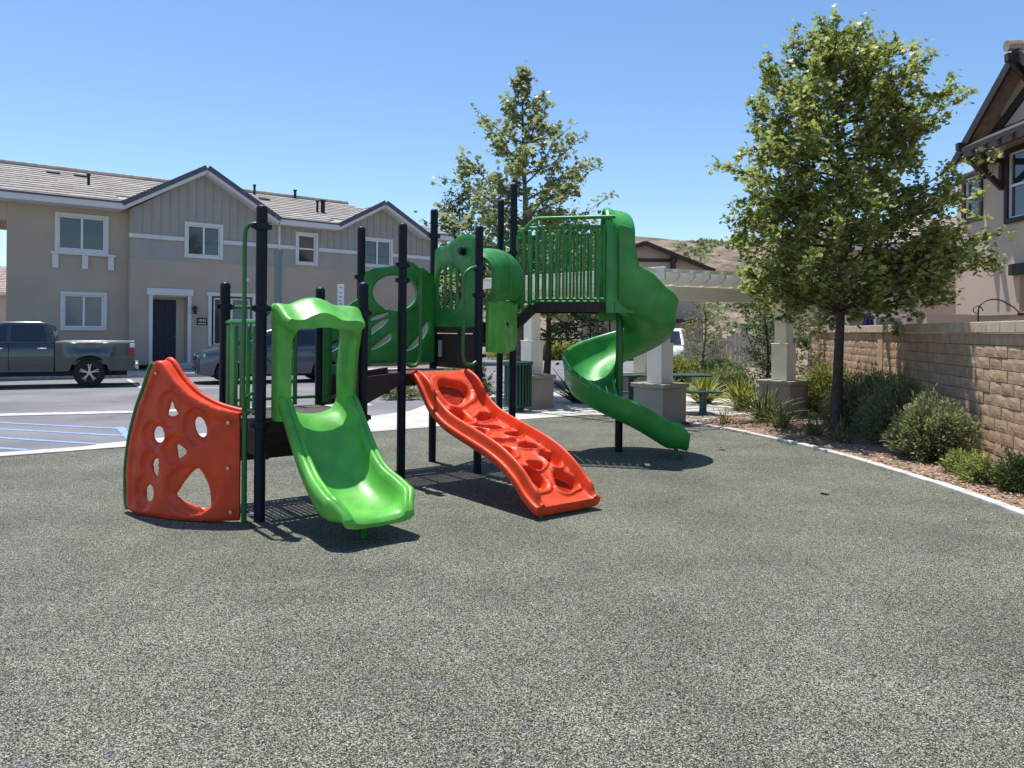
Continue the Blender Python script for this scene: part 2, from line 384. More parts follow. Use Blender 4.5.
for i in range(4200):
    x = rr.uniform(10, 75); y = rr.uniform(85, 168)
    if noise.noise(Vector((x * .09, y * .07, 9))) + rr.uniform(-.35, .35) < .28: continue
    z = hz(x, y); r = rr.uniform(.2, .75)
    for q_ in range(7):
        d = Vector((rr.gauss(0, 1), rr.gauss(0, 1), abs(rr.gauss(0, 1)) * .7)).normalized() * r
        c = Vector((x, y, z)) + d; a = Vector((rr.gauss(0, 1), rr.gauss(0, 1), rr.gauss(0, 1))).normalized() * r * .5; b_ = d.normalized().cross(a).normalized() * r * .5
        sb.add([c - a - b_, c + a - b_, c + a * .8 + b_, c - a + b_ * .7], [(0, 1, 2, 3)])
o = obj('hillside_scrub', sb, M['leaf_gray'], fix=False); o['kind'] = 'stuff'

# ---------------------------------------------------------------- building helpers
def wall_holes(mb, x0, x1, z0, z1, y, holes, depth=.12):
    """outer face at y (front towards -y), holes with reveals"""
    xs = sorted({x0, x1, *[h[0] for h in holes], *[h[1] for h in holes]}); zs = sorted({z0, z1, *[h[2] for h in holes], *[h[3] for h in holes]})
    for i in range(len(xs) - 1):
        for j in range(len(zs) - 1):
            cx, cz = (xs[i] + xs[i + 1]) / 2, (zs[j] + zs[j + 1]) / 2
            if any(h[0] < cx < h[1] and h[2] < cz < h[3] for h in holes): continue
            mb.add([(xs[i], y, zs[j]), (xs[i + 1], y, zs[j]), (xs[i + 1], y, zs[j + 1]), (xs[i], y, zs[j + 1])], [(0, 1, 2, 3)])
    for a, b_, c, d in holes:
        mb.add([(a, y, c), (b_, y, c), (b_, y, d), (a, y, d), (a, y + depth, c), (b_, y + depth, c), (b_, y + depth, d), (a, y + depth, d)],
               [(0, 4, 5, 1), (1, 5, 6, 2), (2, 6, 7, 3), (3, 7, 4, 0)])
def window(parent, x0, x1, z0, z1, y, trim=.11, split='v', mt='trim', blind=None, proud=.05):
    f = MB()
    f.bb(x0 - trim, x0, y - proud, y + .04, z0 - trim, z1 + trim); f.bb(x1, x1 + trim, y - proud, y + .04, z0 - trim, z1 + trim)
    f.bb(x0 - .001, x1 + .001, y - proud + .003, y + .04, z1, z1 + trim - .002); f.bb(x0 - .001, x1 + .001, y - proud - .02, y + .04, z0 - trim + .002, z0)
    fr = obj('window', f, M[mt], parent, bevel=.006, world=False)
    s = MB(); w_ = .045
    s.bb(x0, x0 + w_, y + .01, y + .07, z0, z1); s.bb(x1 - w_, x1, y + .01, y + .07, z0, z1); s.bb(x0 + w_, x1 - w_, y + .012, y + .07, z0, z0 + w_); s.bb(x0 + w_, x1 - w_, y + .012, y + .07, z1 - w_, z1)
    if split == 'v': xm = (x0 + x1) / 2; s.bb(xm - .03, xm + .03, y + .005, y + .068, z0 + w_, z1 - w_)
    if split == 'h': zm = (z0 + z1) / 2; s.bb(x0 + w_, x1 - w_, y + .005, y + .068, zm - .03, zm + .03)
    obj('sash', s, M['vinyl'], fr, world=False)
    g = MB(); g.add([(x0, y + .055, z0), (x1, y + .055, z0), (x1, y + .055, z1), (x0, y + .055, z1)], [(0, 1, 2, 3)])
    obj('pane', g, M['glass'], fr, world=False, fix=False)
    if blind:
        g = MB(); a, b_ = blind
        zz = z0 + w_
        while zz < z1 - w_:
            g.add([(a, y + .053, zz), (b_, y + .053, zz), (b_, y + .048, zz + .05), (a, y + .048, zz + .05)], [(0, 1, 2, 3)]); zz += .06
        obj('blind', g, M['blind'], fr, world=False, fix=False)
    return fr
def tile_roof(mb, P, U, V, lu, lv, course=.36, tw=.30, th=.034, clip=None):
    """P corner at eave, U along eave, V up the slope (unit vectors)"""
    U, V, P = Vector(U), Vector(V), Vector(P); N = U.cross(V).normalized()
    if N.z < 0: N = -N
    nv = int(lv / course) + 1
    for j in range(nv):
        v0 = j * course; v1 = min(v0 + course + .06, lv)
        u = -tw * .5 if j % 2 else 0.
        if v0 >= lv: break
        while u < lu:
            a, b_ = max(u, 0) + .004, min(u + tw, lu) - .004
            if b_ - a > .03 and (clip is None or clip((a + b_) / 2, v0)):
                lift = th + rnd.uniform(-.002, .003)
                q0 = P + U * a + V * v0; q1 = P + U * b_ + V * v0; q2 = P + U * b_ + V * v1; q3 = P + U * a + V * v1
                mb.add([q0 + N * .0, q1, q1 + N * lift, q0 + N * lift, q3 + N * .006, q2 + N * .006], [(0, 1, 2, 3), (3, 2, 5, 4), (0, 3, 4), (1, 5, 2)])
            u += tw

# ---------------------------------------------------------------- townhouse on the left
TP = R(38.5); TO = (-13.2, 26.6, 0)
T = thing('townhouse', 'long two-storey beige stucco townhouse with pale tile roof and two grey board-sided gables', 'house', TO, TP)
ZB = .3
# left wing wall set back .3 ; main wing front at 0
wl_ = MB()
wall_holes(wl_, -3.57, -.02, ZB, 5.75, .3, [(-2.13, -.75, 4.20, 5.30), (-1.95, -.78, 1.60, 2.68)])
wl_.add([(-3.57, .3, ZB), (-3.3, 2.5, ZB), (-3.3, 2.5, 5.75), (-3.57, .3, 5.75)], [(0, 1, 2, 3)])
wl_.add([(-.02, .3, ZB), (-.02, 0, ZB), (-.02, 0, 5.75), (-.02, .3, 5.75)], [(0, 1, 2, 3)])
wall_holes(wl_, -.02, 12.6, ZB, 4.72, 0, [(.72, 1.90, ZB + .05, 2.70), (2.74, 4.25, 1.0, 2.78), (1.88, 3.02, 4.22, 4.72), (6.05, 6.76, 4.2, 4.72), (8.92, 10.18, 4.33, 4.72)], .5)
wl_.add([(12.6, 0, ZB), (12.6, 9, ZB), (12.6, 9, 5.75), (12.6, 0, 5.75)], [(0, 1, 2, 3)])
wl_.add([(-3.3, 2.5, ZB), (-2.0, 9, ZB), (-2.0, 9, 5.75), (-3.3, 2.5, 5.75)], [(0, 1, 2, 3)])
wl_.add([(-2.0, 9, ZB), (12.6, 9, ZB), (12.6, 9, 5.75), (-2.0, 9, 5.75)], [(0, 1, 2, 3)])
obj('wall', wl_, M['stucco'], T, world=False, fix=False)
sg = MB()
wall_holes(sg, -.02, 12.6, 4.86, 5.70, -.004, [(1.88, 3.02, 4.0, 5.34), (6.05, 6.76, 4.0, 5.34), (8.92, 10.18, 4.0, 5.38)], .12)
sg.bb(-.02, 12.6, -.002, .2, 4.70, 4.88) if False else None
for a, b_, pk, zp in ((-.02, 4.94, 2.42, 7.2), (7.8, 11.6, 9.7, 6.73)):
    sg.add([(a, -.006, 5.70), (b_, -.006, 5.70), (pk, -.006, zp)], [(0, 1, 2)])
s = .1
while s < 12.5:
    zt = 5.68
    for a, b_, pk, zp in ((-.02, 4.94, 2.42, 7.2), (7.8, 11.6, 9.7, 6.73)):
        if a < s < b_: zt = 5.7 + (zp - 5.7) * (1 - abs(s - pk) / (pk - a if s < pk else b_ - pk)) - .04
    for za, zb in ((4.88, zt),):
        if 1.76 < s < 3.14 : za = 5.46
        if 5.93 < s < 6.88: za = 5.46
        if 8.8 < s < 10.3: za = 5.52
        if zb - za > .05: sg.bb(s - .02, s + .02, -.03, -.005, za, zb)
    s += .30
obj('board_siding', sg, M['siding'], T, world=False, fix=False)
for a, b_ in ((-.06, 1.76), (3.14, 5.93), (6.88, 8.8), (10.3, 12.64)):
    tr = MB(); tr.bb(a, b_, -.06, .02, 4.72, 4.87); obj('band_trim', tr, M['trim'], T, world=False, bevel=.008)
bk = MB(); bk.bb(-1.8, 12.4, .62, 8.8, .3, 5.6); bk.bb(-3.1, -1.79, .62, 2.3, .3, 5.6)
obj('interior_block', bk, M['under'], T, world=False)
window(T, -2.13, -.75, 4.20, 5.30, .3); window(T, -1.95, -.78, 1.60, 2.68, .3, blind=(-1.9, -.83))
window(T, 1.88, 3.02, 4.25, 5.33, 0); window(T, 6.05, 6.76, 4.24, 5.33, 0, split='h'); window(T, 8.92, 10.18, 4.33, 5.37, 0)
window(T, 2.86, 4.18, 1.0, 2.72, .12, trim=.02, blind=(3.52, 4.14))
sl_ = MB(); sl_.bb(-2.36, -.42, .20, .30, 4.02, 4.10)
for xx in (-2.22, -1.35, -.56): sl_.bb(xx - .09, xx + .09, .215, .30, 3.56, 4.019)
obj('window_ledge', sl_, M['trim'], T, world=False, bevel=.006)
dt = MB(); dt.bb(.60, .72, -.05, .03, ZB, 2.76); dt.bb(1.90, 2.02, -.05, .03, ZB, 2.76); dt.bb(.52, 2.08, -.07, .03, 2.761, 3.0)
obj('door_trim', dt, M['trim'], T, world=False, bevel=.006)
dt = MB(); dt.bb(2.62, 2.74, -.05, .03, .95, 2.8); dt.bb(4.25, 4.37, -.05, .03, .95, 2.8); dt.bb(2.56, 4.43, -.06, .03, 2.801, 2.93)
obj('window_trim', dt, M['trim'], T, world=False, bevel=.006)
d = MB(); d.bb(.78, 1.62, .42, .47, ZB + .1, 2.62)
for zz in (.6, 1.3, 2.0): d.bb(.88, 1.15, .405, .42, zz, zz + .5); d.bb(1.24, 1.51, .405, .42, zz, zz + .5)
dr = obj('door', d, M['door'], T, world=False, bevel=.008)
h = MB(); h.lathe([(.0, -.03), (.03, -.02), (.035, 0), (.02, .02), (0, .03)], (1.55, .38, 1.3), 12); obj('door_knob', h, M['silver'], dr, world=False, smooth=40)
d = MB(); d.bb(.72, .78, .40, .5, ZB, 2.7); d.bb(1.62, 1.90, .40, .5, ZB, 2.7); d.bb(.78, 1.62, .41, .5, 2.62, 2.7); obj('door_frame', d, M['stucco2'], T, world=False)
d = MB(); d.bb(.6, 2.02, -.5, .45, .0, ZB + .06); obj('doorstep', d, M['concrete'], T, world=False, bevel=.01)
lp = MB(); lp.lathe([(.0, .20), (.05, .17), (.10, .10), (.075, .09), (.06, -.08), (.045, -.10), (0, -.12)], (2.12, -.14, 2.22), 8); lp.bb(2.09, 2.15, -.10, 0, 2.28, 2.36)
obj('wall_lantern', lp, M['black'], T, world=False)
nb = MB(); nb.bb(2.22, 2.58, -.03, .0, 1.72, 1.99); plq = obj('number_plaque', nb, M['door'], T, world=False, bevel=.01)
def text_mesh(txt, size, m, parent, loc, rot, name='numerals'):
    cu = bpy.data.curves.new(name, 'FONT'); cu.body = txt; cu.size = size; cu.extrude = .004; cu.align_x = 'CENTER'; cu.align_y = 'CENTER'
    o = bpy.data.objects.new(name, cu); me = bpy.data.meshes.new_from_object(o); bpy.data.objects.remove(o)
    me.transform(Matrix.Translation(loc) @ rot); me.materials.append(m)
    o = bpy.data.objects.new(name, me); col.objects.link(o); o.parent = parent; return o
text_mesh('1042', .15, M['vinyl'], plq, (2.40, -.036, 1.885), Matrix.Rotation(R(90), 4, 'X'))
nb = MB(); nb.bb(2.27, 2.53, -.036, -.03, 1.76, 1.785); obj('plaque_line', nb, M['vinyl'], plq, world=False)
# eave fascia + roof
SL = .333; D = 5.2
Ve = Vector((0, 1, SL)).normalized()
rf = MB()
ex0, ex1 = -9.0, 13.1
GR_ = ((-.32, 5.10), (7.62, 11.72))
def ing(x): return any(a < x < b_ for a, b_ in GR_)
tile_roof(rf, (ex0, -.45, 5.80), (1, 0, 0), Ve, ex1 - ex0, (D + .45) * math.sqrt(1 + SL * SL), course=.44, tw=.62, th=.040,
          clip=lambda u, v: u + ex0 < ex1 - max(0, (v - 1.0)) * .55 and not (ing(u + ex0) and v < .9))
rf.add([(ex0, .2, 5.79 + .65 * SL), (ex1, .2, 5.79 + .65 * SL), (ex1 - 2.4, D, 5.79 + SL * (D + .45)), (ex0, D, 5.79 + SL * (D + .45))], [(0, 1, 2, 3)])
for a, b_ in ((ex0, -.32), (5.10, 7.62), (11.72, ex1)): rf.add([(a, -.45, 5.79), (b_, -.45, 5.79), (b_, .2, 5.79 + .65 * SL), (a, .2, 5.79 + .65 * SL)], [(0, 1, 2, 3)])
rf.add([(ex0, 10.8, 5.79), (ex1, 10.8, 5.79), (ex1 - 2.4, D, 5.79 + SL * (D + .45)), (ex0, D, 5.79 + SL * (D + .45))], [(0, 1, 2, 3)])
rf.add([(ex1, -.45, 5.79), (ex1, 10.8, 5.79), (ex1 - 2.4, D, 5.79 + SL * (D + .45))], [(0, 1, 2)])
roof = obj('roof', rf, M['tile'], T, world=False, fix=False)
rc = MB(); x = ex0
while x < ex1 - 2.6: rc.cyl((x, D, 7.70), (x + .36, D, 7.715), .11, 8); x += .34
obj('ridge_tiles', rc, M['tile'], roof, world=False)
for a, b_ in ((ex0, -.30), (5.12, 7.6), (11.75, ex1)):
    fa = MB(); fa.bb(a, b_, -.50, -.46, 5.60, 5.80); fa.bb(a, b_, -.46, .3, 5.60, 5.64)
    obj('fascia', fa, M['trim'], roof, world=False, bevel=.006)
    ft = MB(); ft.bb(a, b_, -.53, -.44, 5.80, 5.86)
    obj('eave_edge', ft, M['tile_dark'], roof, world=False)
for (a, b_, pk, ze, zp) in ((-.32, 5.10, 2.42, 5.66, 7.25), (7.62, 11.72, 9.70, 5.66, 6.80)):
    g = MB(); wt = MB(); dk = MB()
    for (xa, za, xb, zb) in ((a, ze, pk, zp), (b_, ze, pk, zp)):
        U = Vector((xb - xa, 0, zb - za)); Lr = U.length; U.normalize()
        g2 = Vector((xa, -.42, za + .12))
        tile_roof(g, g2 + Vector((0, 0, 0)), (0, 1, 0), U, 5.0, Lr)
        g.add([(xa, -.42, za + .11), (xb, -.42, zb + .11), (xb, 5.2, zb + .11), (xa, 5.2, za + .11)], [(0, 1, 2, 3)])
        N = Vector((-U.z, 0, U.x)) if U.x > 0 else Vector((U.z, 0, -U.x))
        if N.z < 0: N = -N
        def plank(mb, y0, y1, n0, n1, ext=0.0):
            p0 = Vector((xa, 0, za)) - U * ext; p1 = Vector((xb, 0, zb)) + U * .05
            mb.loft([[p + N * n0 + Vector((0, y0, 0)), p + N * n0 + Vector((0, y1, 0)), p + N * n1 + Vector((0, y1, 0)), p + N * n1 + Vector((0, y0, 0))] for p in (p0, p1)])
        plank(wt, -.46, -.42, -.03, .06); plank(wt, -.42, .0, -.06, -.031)
        plank(dk, -.50, -.42, .06, .23)
    obj('gable_roof', g, M['tile'], roof, world=False, fix=False)
    obj('barge_board', wt, M['trim'], roof, world=False)
    obj('rake_tiles', dk, M['tile_dark'], roof, world=False, bevel=.01)
def zr(y): return 5.80 + SL * (y + .45)
for x, y, r, h in ((-.9, 2.4, .05, .35), (6.0, 4.7, .05, .4), (7.7, 1.9, .05, .45), (7.95, 1.9, .09, .5), (8.0, 5.0, .06, .35)):
    v = MB(); v.cyl((x, y, zr(y) - .05), (x, y, zr(y) + h), r, 10); v.cyl((x, y, zr(y) + h), (x, y, zr(y) + h + .05), r * 1.5, 10)
    obj('roof_vent', v, M['under'], roof, world=False, smooth=40)
for x, y in ((-1.8, 4.0), (-.9, 4.0), (4.7, 4.3), (6.0, 3.5)):
    v = MB(); v.box((x, y, zr(y) + .07), (.42, .28, .05), M=Matrix.Rotation(math.atan(SL), 4, 'X')); obj('low_vent', v, M['under'], roof, world=False)
# breezeway header left of the wall
hd = MB(); hd.bb(-9.0, -3.58, .30, .6, 5.0, 5.62); obj('breezeway_header', hd, M['stucco'], T, world=False)
dp = MB(); dp.bb(5.22, 5.30, -.09, -.012, ZB + .1, 5.6); obj('downpipe', dp, M['trim'], T, world=False, bevel=.01)
m_ = MB(); m_.lathe([(0, -.03), (.07, -.02), (.07, .02), (0, .03)], (4.05, -.03, 3.45), 12, M=Matrix.Rotation(R(90), 3, 'X')); obj('exhaust_vent', m_, M['trim'], T, world=False)

# ---------------------------------------------------------------- generic simple house
def houseblock(name, label, O, rz, W, Dp, H, ridge, roofm='tile_red', wallm='stucco2', gable_front=True, wins=(), barge='brown_wood', ov=.5):
    h = thing(name, label, 'house', (*O, 0), rz)
    wb = MB(); holes = [(a, b_, c, d) for a, b_, c, d in wins]
    wall_holes(wb, 0, W, 0, H, 0, holes)
    wb.add([(0, 0, 0), (0, Dp, 0), (0, Dp, H), (0, 0, H)], [(0, 1, 2, 3)]); wb.add([(W, 0, 0), (W, Dp, 0), (W, Dp, H), (W, 0, H)], [(0, 1, 2, 3)]); wb.add([(0, Dp, 0), (W, Dp, 0), (W, Dp, H), (0, Dp, H)], [(0, 1, 2, 3)])
    if gable_front:
        wb.add([(0, 0, H), (W, 0, H), (W / 2, 0, ridge)], [(0, 1, 2)]); wb.add([(0, Dp, H), (W, Dp, H), (W / 2, Dp, ridge)], [(0, 1, 2)])
    obj('wall', wb, M[wallm], h, world=False, fix=False)
    r_ = MB()
    if gable_front:
        sl2 = (ridge - H) / (W / 2)
        for sgn, xa in ((1, 0), (-1, W)):
            U = Vector((sgn, 0, sl2)).normalized(); p = Vector((xa - sgn * ov, -ov, H - sl2 * ov + .12))
            tile_roof(r_, p, (0, 1, 0), U, Dp + 2 * ov, (W / 2 + ov) * math.sqrt(1 + sl2 ** 2))
            q1 = p + U * ((W / 2 + ov) * math.sqrt(1 + sl2 ** 2)); yv = Vector((0, Dp + 2 * ov, 0))
            r_.add([p, q1, q1 + yv, p + yv], [(0, 1, 2, 3)])
    else:
        sl2 = (ridge - H) / (Dp / 2)
        for sgn, ya in ((1, 0), (-1, Dp)):
            U = Vector((0, sgn, sl2)).normalized(); p = Vector((-ov, ya - sgn * ov, H - sl2 * ov + .12)); ln = (Dp / 2 + ov) * math.sqrt(1 + sl2 ** 2)
            tile_roof(r_, p, (1, 0, 0), U, W + 2 * ov, ln); q1 = p + U * ln; xv = Vector((W + 2 * ov, 0, 0)); r_.add([p, q1, q1 + xv, p + xv], [(0, 1, 2, 3)])
    rf_ = obj('roof', r_, M[roofm], h, world=False, fix=False)
    bb_ = MB()
    if gable_front:
        for sgn, xa in ((1, 0), (-1, W)):
            bb_.bar((xa - sgn * ov, -ov - .04, H - sl2 * ov + .02), (W / 2, -ov - .04, ridge + .02), .06, .26)
    else: bb_.bb(-ov, W + ov, -ov - .05, -ov, H - sl2 * ov - .10, H - sl2 * ov + .13)
    obj('barge_board', bb_, M[barge], rf_, world=False)
    for a, b_, c, d in wins: window(h, a, b_, c, d, 0, mt='trim' if barge == 'trim' else barge, split='v')
    return h
# brown gabled house beyond the pergola
hb_ = houseblock('gabled_house', 'grey-beige house with dark brown gable boards behind the pergola', (4.05, 45), R(2), 7.2, 10, 5.35, 6.75, wins=((.6, 1.6, 1.0, 2.2), (3, 4.2, 1, 2.2)), wallm='stucco', ov=.5)
g = MB(); g.bb(1.6, 5.6, -.06, 0, 5.72, 5.92)
for x in (2.2, 5.2): g.bb(x, x + .22, -.45, -.061, 5.3, 6.1)
obj('gable_timber', g, M['brown_wood'], hb_, world=False)
for a, b_, z in ((5.0, 7.1, 2.15), (.2, 3.6, 2.45)):
    g = MB(); g.bb(a, b_, -1.0, 0, z, z + .22); obj('awning', g, M['brown_wood'], hb_, world=False)
# far-left neighbour seen through the breezeway gap
houseblock('distant_house', 'small tan house seen through the gap left of the townhouse', (-42, 55), R(20), 16, 9, 4.2, 6.2, gable_front=False, wins=((12, 13, 1, 2.4), (14, 15, 1, 2.4)), barge='trim')
# stucco house wing behind the street tree
hw = houseblock('stucco_house', 'low beige stucco house wing behind the block wall and street tree', (10.45, 27.2), R(-21), 9, 8, 4.7, 5.9, gable_front=False, wins=((1.3, 3.0, 1.1, 2.2), (5.0, 6.1, 1.0, 2.05), (.3, .9, 3.2, 4.4)), barge='trim')

# ---------------------------------------------------------------- right house (gable facing the wall)
RO = Vector((12, 0, 0)); RH = thing('corner_house', 'tall beige stucco house at the right edge with dark brown gable timbers and knee braces', 'house', (12.15, 21.4, 0), R(-90))
# local x runs towards the camera (world -Y), local y runs towards world +X
rw = MB(); W_ = 9.0
wall_holes(rw, 0, 2.2, 0, 6.02, .18, [(.42, 1.08, 4.75, 5.86)])
rw.add([(2.2, .18, 0), (2.2, 0, 0), (2.2, 0, 7.2), (2.2, .18, 7.2)], [(0, 1, 2, 3)])
wall_holes(rw, 2.2, W_, 0, 6.4, 0, [(2.52, 3.30, 4.45, 6.05), (2.95, 5.6, .1, 3.05)], .35)
rw.add([(.7, .18, 6.02), (2.2, .18, 6.02), (2.2, .18, 7.2)], [(0, 1, 2)])
rw.add([(2.2, 0, 6.4), (5.9, 0, 6.4), (3.4, 0, 8.15), (2.2, 0, 7.2)], [(0, 1, 2, 3)])
rw.add([(0, .18, 0), (0, 10, 0), (0, 10, 6.02), (0, .18, 6.02)], [(0, 1, 2, 3)]); rw.add([(W_, 0, 0), (W_, 10, 0), (W_, 10, 6.6), (W_, 0, 6.6)], [(0, 1, 2, 3)])
obj('wall', rw, M['stucco2'], RH, world=False, fix=False)
ib = MB(); ib.bb(.4, W_ - .4, .6, 9.6, .1, 5.9); obj('interior_block', ib, M['stucco2'], RH, world=False)
window(RH, .42, 1.08, 4.75, 5.86, .18, mt='brown_wood', split='h', trim=.12); window(RH, 2.52, 3.30, 4.45, 6.05, 0, mt='brown_wood', split='h', trim=.12)
g = MB(); g.bb(2.7, 6, -.12, .0, 3.05, 3.32); obj('porch_beam', g, M['brown_wood'], RH, world=False, bevel=.01)
rr_ = MB(); bgd = MB()
ap = (3.55, 8.25)
for sgn, xe in ((1, 1.0), (-1, 6.6)):
    ze = ap[1] - abs(ap[0] - xe) * .82
    U = Vector((ap[0] - xe, 0, ap[1] - ze)); ln = U.length; U.normalize()
    tile_roof(rr_, (xe, -.50, ze), (0, 1, 0), U, 8, ln, tw=.26)
    rr_.add([(xe, -.50, ze), (ap[0], -.50, ap[1]), (ap[0], 8, ap[1]), (xe, 8, ze)], [(0, 1, 2, 3)])
    bgd.bar((xe, -.53, ze - .10), (ap[0], -.53, ap[1] - .10), .07, .22)
    bgd.bar((xe + sgn * .6, -.03, ze + .30), (ap[0], -.03, ap[1] - .62), .06, .22)
rfo = obj('roof', rr_, M['tile_red'], RH, world=False, fix=False)
rc = MB(); y = -.75
while y < 8: rc.cyl((ap[0], y, ap[1] + .06), (ap[0], y + .33, ap[1] + .075), .13, 8); y += .31
obj('ridge_tiles', rc, M['tile_red'], rfo, world=False)
obj('barge_board', bgd, M['brown_wood'], rfo, world=False)
for x in (1.6, 3.55, 5.4):
    zt = ap[1] - abs(ap[0] - x) * .82 - .28
    kx = MB(); kx.bb(x - .07, x + .07, -.75, -.0, zt - .02, zt + .16); kx.bb(x - .07, x + .07, -.10, .0, zt - .75, zt - .02); kx.bar((x, -.62, zt), (x, -.05, zt - .65), .12, .13)
    obj('knee_brace', kx, M['brown_wood'], RH, world=False)
aw = MB(); aw.loft([[(x, -.95, 6.12), (x, .0, 6.62), (x, .0, 6.76), (x, -.95, 6.26)] for x in (2.15, 6.2)])
for x in (2.2, 2.7, 3.2, 3.7, 4.2, 4.7): aw.bar((x, -1.02, 6.06), (x, 0, 6.58), .09, .12)
aw.bb(2.15, 6.2, -.98, -.86, 5.98, 6.12)
awo = obj('window_awning', aw, M['brown_wood'], RH, world=False)
for x in (2.32, 5.6):
    kx = MB(); kx.bb(x - .06, x + .06, -.85, 0, 5.84, 5.98); kx.bb(x - .06, x + .06, -.1, 0, 5.2, 5.84); kx.bar((x, -.7, 5.9), (x, -.05, 5.25), .1, .12)
    obj('bracket', kx, M['brown_wood'], awo, world=False)

# ---------------------------------------------------------------- block wall
wa, wb_ = Vector((4.75, 3.0, 0)), Vector((8.10, 20.8, 0)); wd = (wb_ - wa); wlen = wd.length; wd.normalize()
BW = thing('block_wall', 'tan split-face concrete block wall with cap course beside the planting bed', 'wall', tuple(wa), math.atan2(wd.y, wd.x))
core = MB(); core.bb(0, wlen, -.16, -.022, -.1, 1.62)
obj('mortar_core', core, M['mortar'], BW, world=False)
bl = MB(); ch = .150
for j in range(11):
    z0 = 1.625 - (j + 1) * ch; x = -(.17 if j % 2 else 0)
    while x < wlen:
        a, b_ = max(x, 0) + .004, min(x + .34, wlen) - .004
        if b_ - a > .05:
            dz = rnd.uniform(-.006, .006)
            # split face: 4x3 grid with rough depth
            nx_, nz_ = 5, 3; vs = []
            for iz in range(nz_ + 1):
                for ix in range(nx_ + 1):
                    px, pz = a + (b_ - a) * ix / nx_, z0 + .004 + (ch - .008) * iz / nz_
                    ed = ix in (0, nx_) or iz in (0, nz_)
                    vs.append((px, 0.0 + dz + (0 if ed else .005 + .008 * noise.noise(Vector((px * 9, pz * 13, 1)))), pz))
            fs = [(iz * (nx_ + 1) + ix, iz * (nx_ + 1) + ix + 1, (iz + 1) * (nx_ + 1) + ix + 1, (iz + 1) * (nx_ + 1) + ix) for iz in range(nz_) for ix in range(nx_)]
            bl.add(vs, fs)
            m0 = len(vs)
            bl.add([(a, dz, z0 + .004), (b_, dz, z0 + .004), (b_, dz, z0 + ch - .004), (a, dz, z0 + ch - .004), (a, -.03, z0 + .004), (b_, -.03, z0 + .004), (b_, -.03, z0 + ch - .004), (a, -.03, z0 + ch - .004)], [(0, 1, 5, 4), (2, 3, 7, 6), (1, 2, 6, 5), (3, 0, 4, 7)])
        x += .34
obj('block_courses', bl, M['cmu'], BW, world=False, fix=False)
cp_ = MB(); x = 0
while x < wlen:
    cp_.bb(x + .003, min(x + .40, wlen) - .003, -.20, .045, 1.63, 1.77); x += .40
obj('cap_course', cp_, M['cap'], BW, world=False, bevel=.008)
for yw in (14.4, 20.5):
    t_ = (yw - wa.y) / wd.y
    pl = MB(); pl.bb(t_ - .17, t_ + .17, -.18, .016, -.1, 1.628)
    obj('pilaster', pl, M['cmu'], BW, world=False, bevel=.01)

# patio wall behind it
pw = MB(); pw.bb(-.1, .1, 0, 6.0, 0, 2.02); pw.bb(-.14, .14, -.03, 6.0, 2.02, 2.08)
o = obj('patio_wall', pw, M['stucco2']); o.location = (10.35, 12.6, 0)
tag(o, 'plain beige stucco patio wall rising just behind the block wall', 'wall')
pw = MB(); pw.poly([(0, 0), (3.2, 0), (3.2, .2), (0, .2)], 0, 2.05)
o = obj('patio_wall', pw, M['stucco2']); o.location = (9.1, 16.9, 0)
tag(o, 'short return wall of beige stucco near the dark hanger hook', 'wall')
hk = MB(); pts = [(0, 0, 0), (0, 0, 2.02)] + [(.28 - .28 * math.cos(a), 0, 2.02 + .20 * math.sin(a)) for a in [i * math.pi / 12 for i in range(1, 10)]] + [(.62, 0, 2.08), (.70, 0, 2.0), (.76, 0, 2.04)]
hk.tube(pts, .012, 8); hk.tube([(-.02 + .1 * math.cos(a) * (1 - a / 9), 0, 2.02 + .1 * math.sin(a) * (1 - a / 9)) for a in [i * .5 for i in range(13)]], .010, 6)
hk.lathe([(0, -.04), (.05, -.03), (.06, 0), (.02, .02), (0, .02)], (.74, 0, 1.98), 10)
o = obj('garden_hook', hk, M['black'], smooth=50); o.location = (8.05, 13.3, 0); tag(o, 'black curved shepherd hook standing behind the block wall', 'garden hook')
def parasol(loc, m, hh, r, label):
    t = thing('folded_parasol', label, 'parasol', loc)
    p = MB(); p.cyl((0, 0, 0), (0, 0, hh + .1), .02, 8); p.lathe([(0, hh + .06), (.03, hh + .09), (.02, hh + .13), (0, hh + .14)], (0, 0, 0), 8); p.cyl((0, 0, 0), (0, 0, .08), .25, 16); obj('pole', p, M['rim'], t, world=False, smooth=40)
    c = MB(); rings = []
    for i in range(10):
        f_ = i / 9; rad = r * (.15 + .85 * f_ ** .8); rings.append([(rad * (1 + .25 * math.cos(k_ * 2 * math.pi / 24 * 8)) * math.cos(k_ * 2 * math.pi / 24), rad * (1 + .25 * math.cos(k_ * 2 * math.pi / 24 * 8)) * math.sin(k_ * 2 * math.pi / 24), hh - 1.1 * f_) for k_ in range(24)])
    c.loft(rings); obj('canopy', c, m, t, world=False, smooth=50)
parasol((9.25, 20, 0), M['blue_cloth'], 2.15, .26, 'folded navy blue parasol behind the block wall')
parasol((9.35, 17.7, 0), M['striped'], 2.02, .13, 'small folded pale grey parasol right of the navy one')
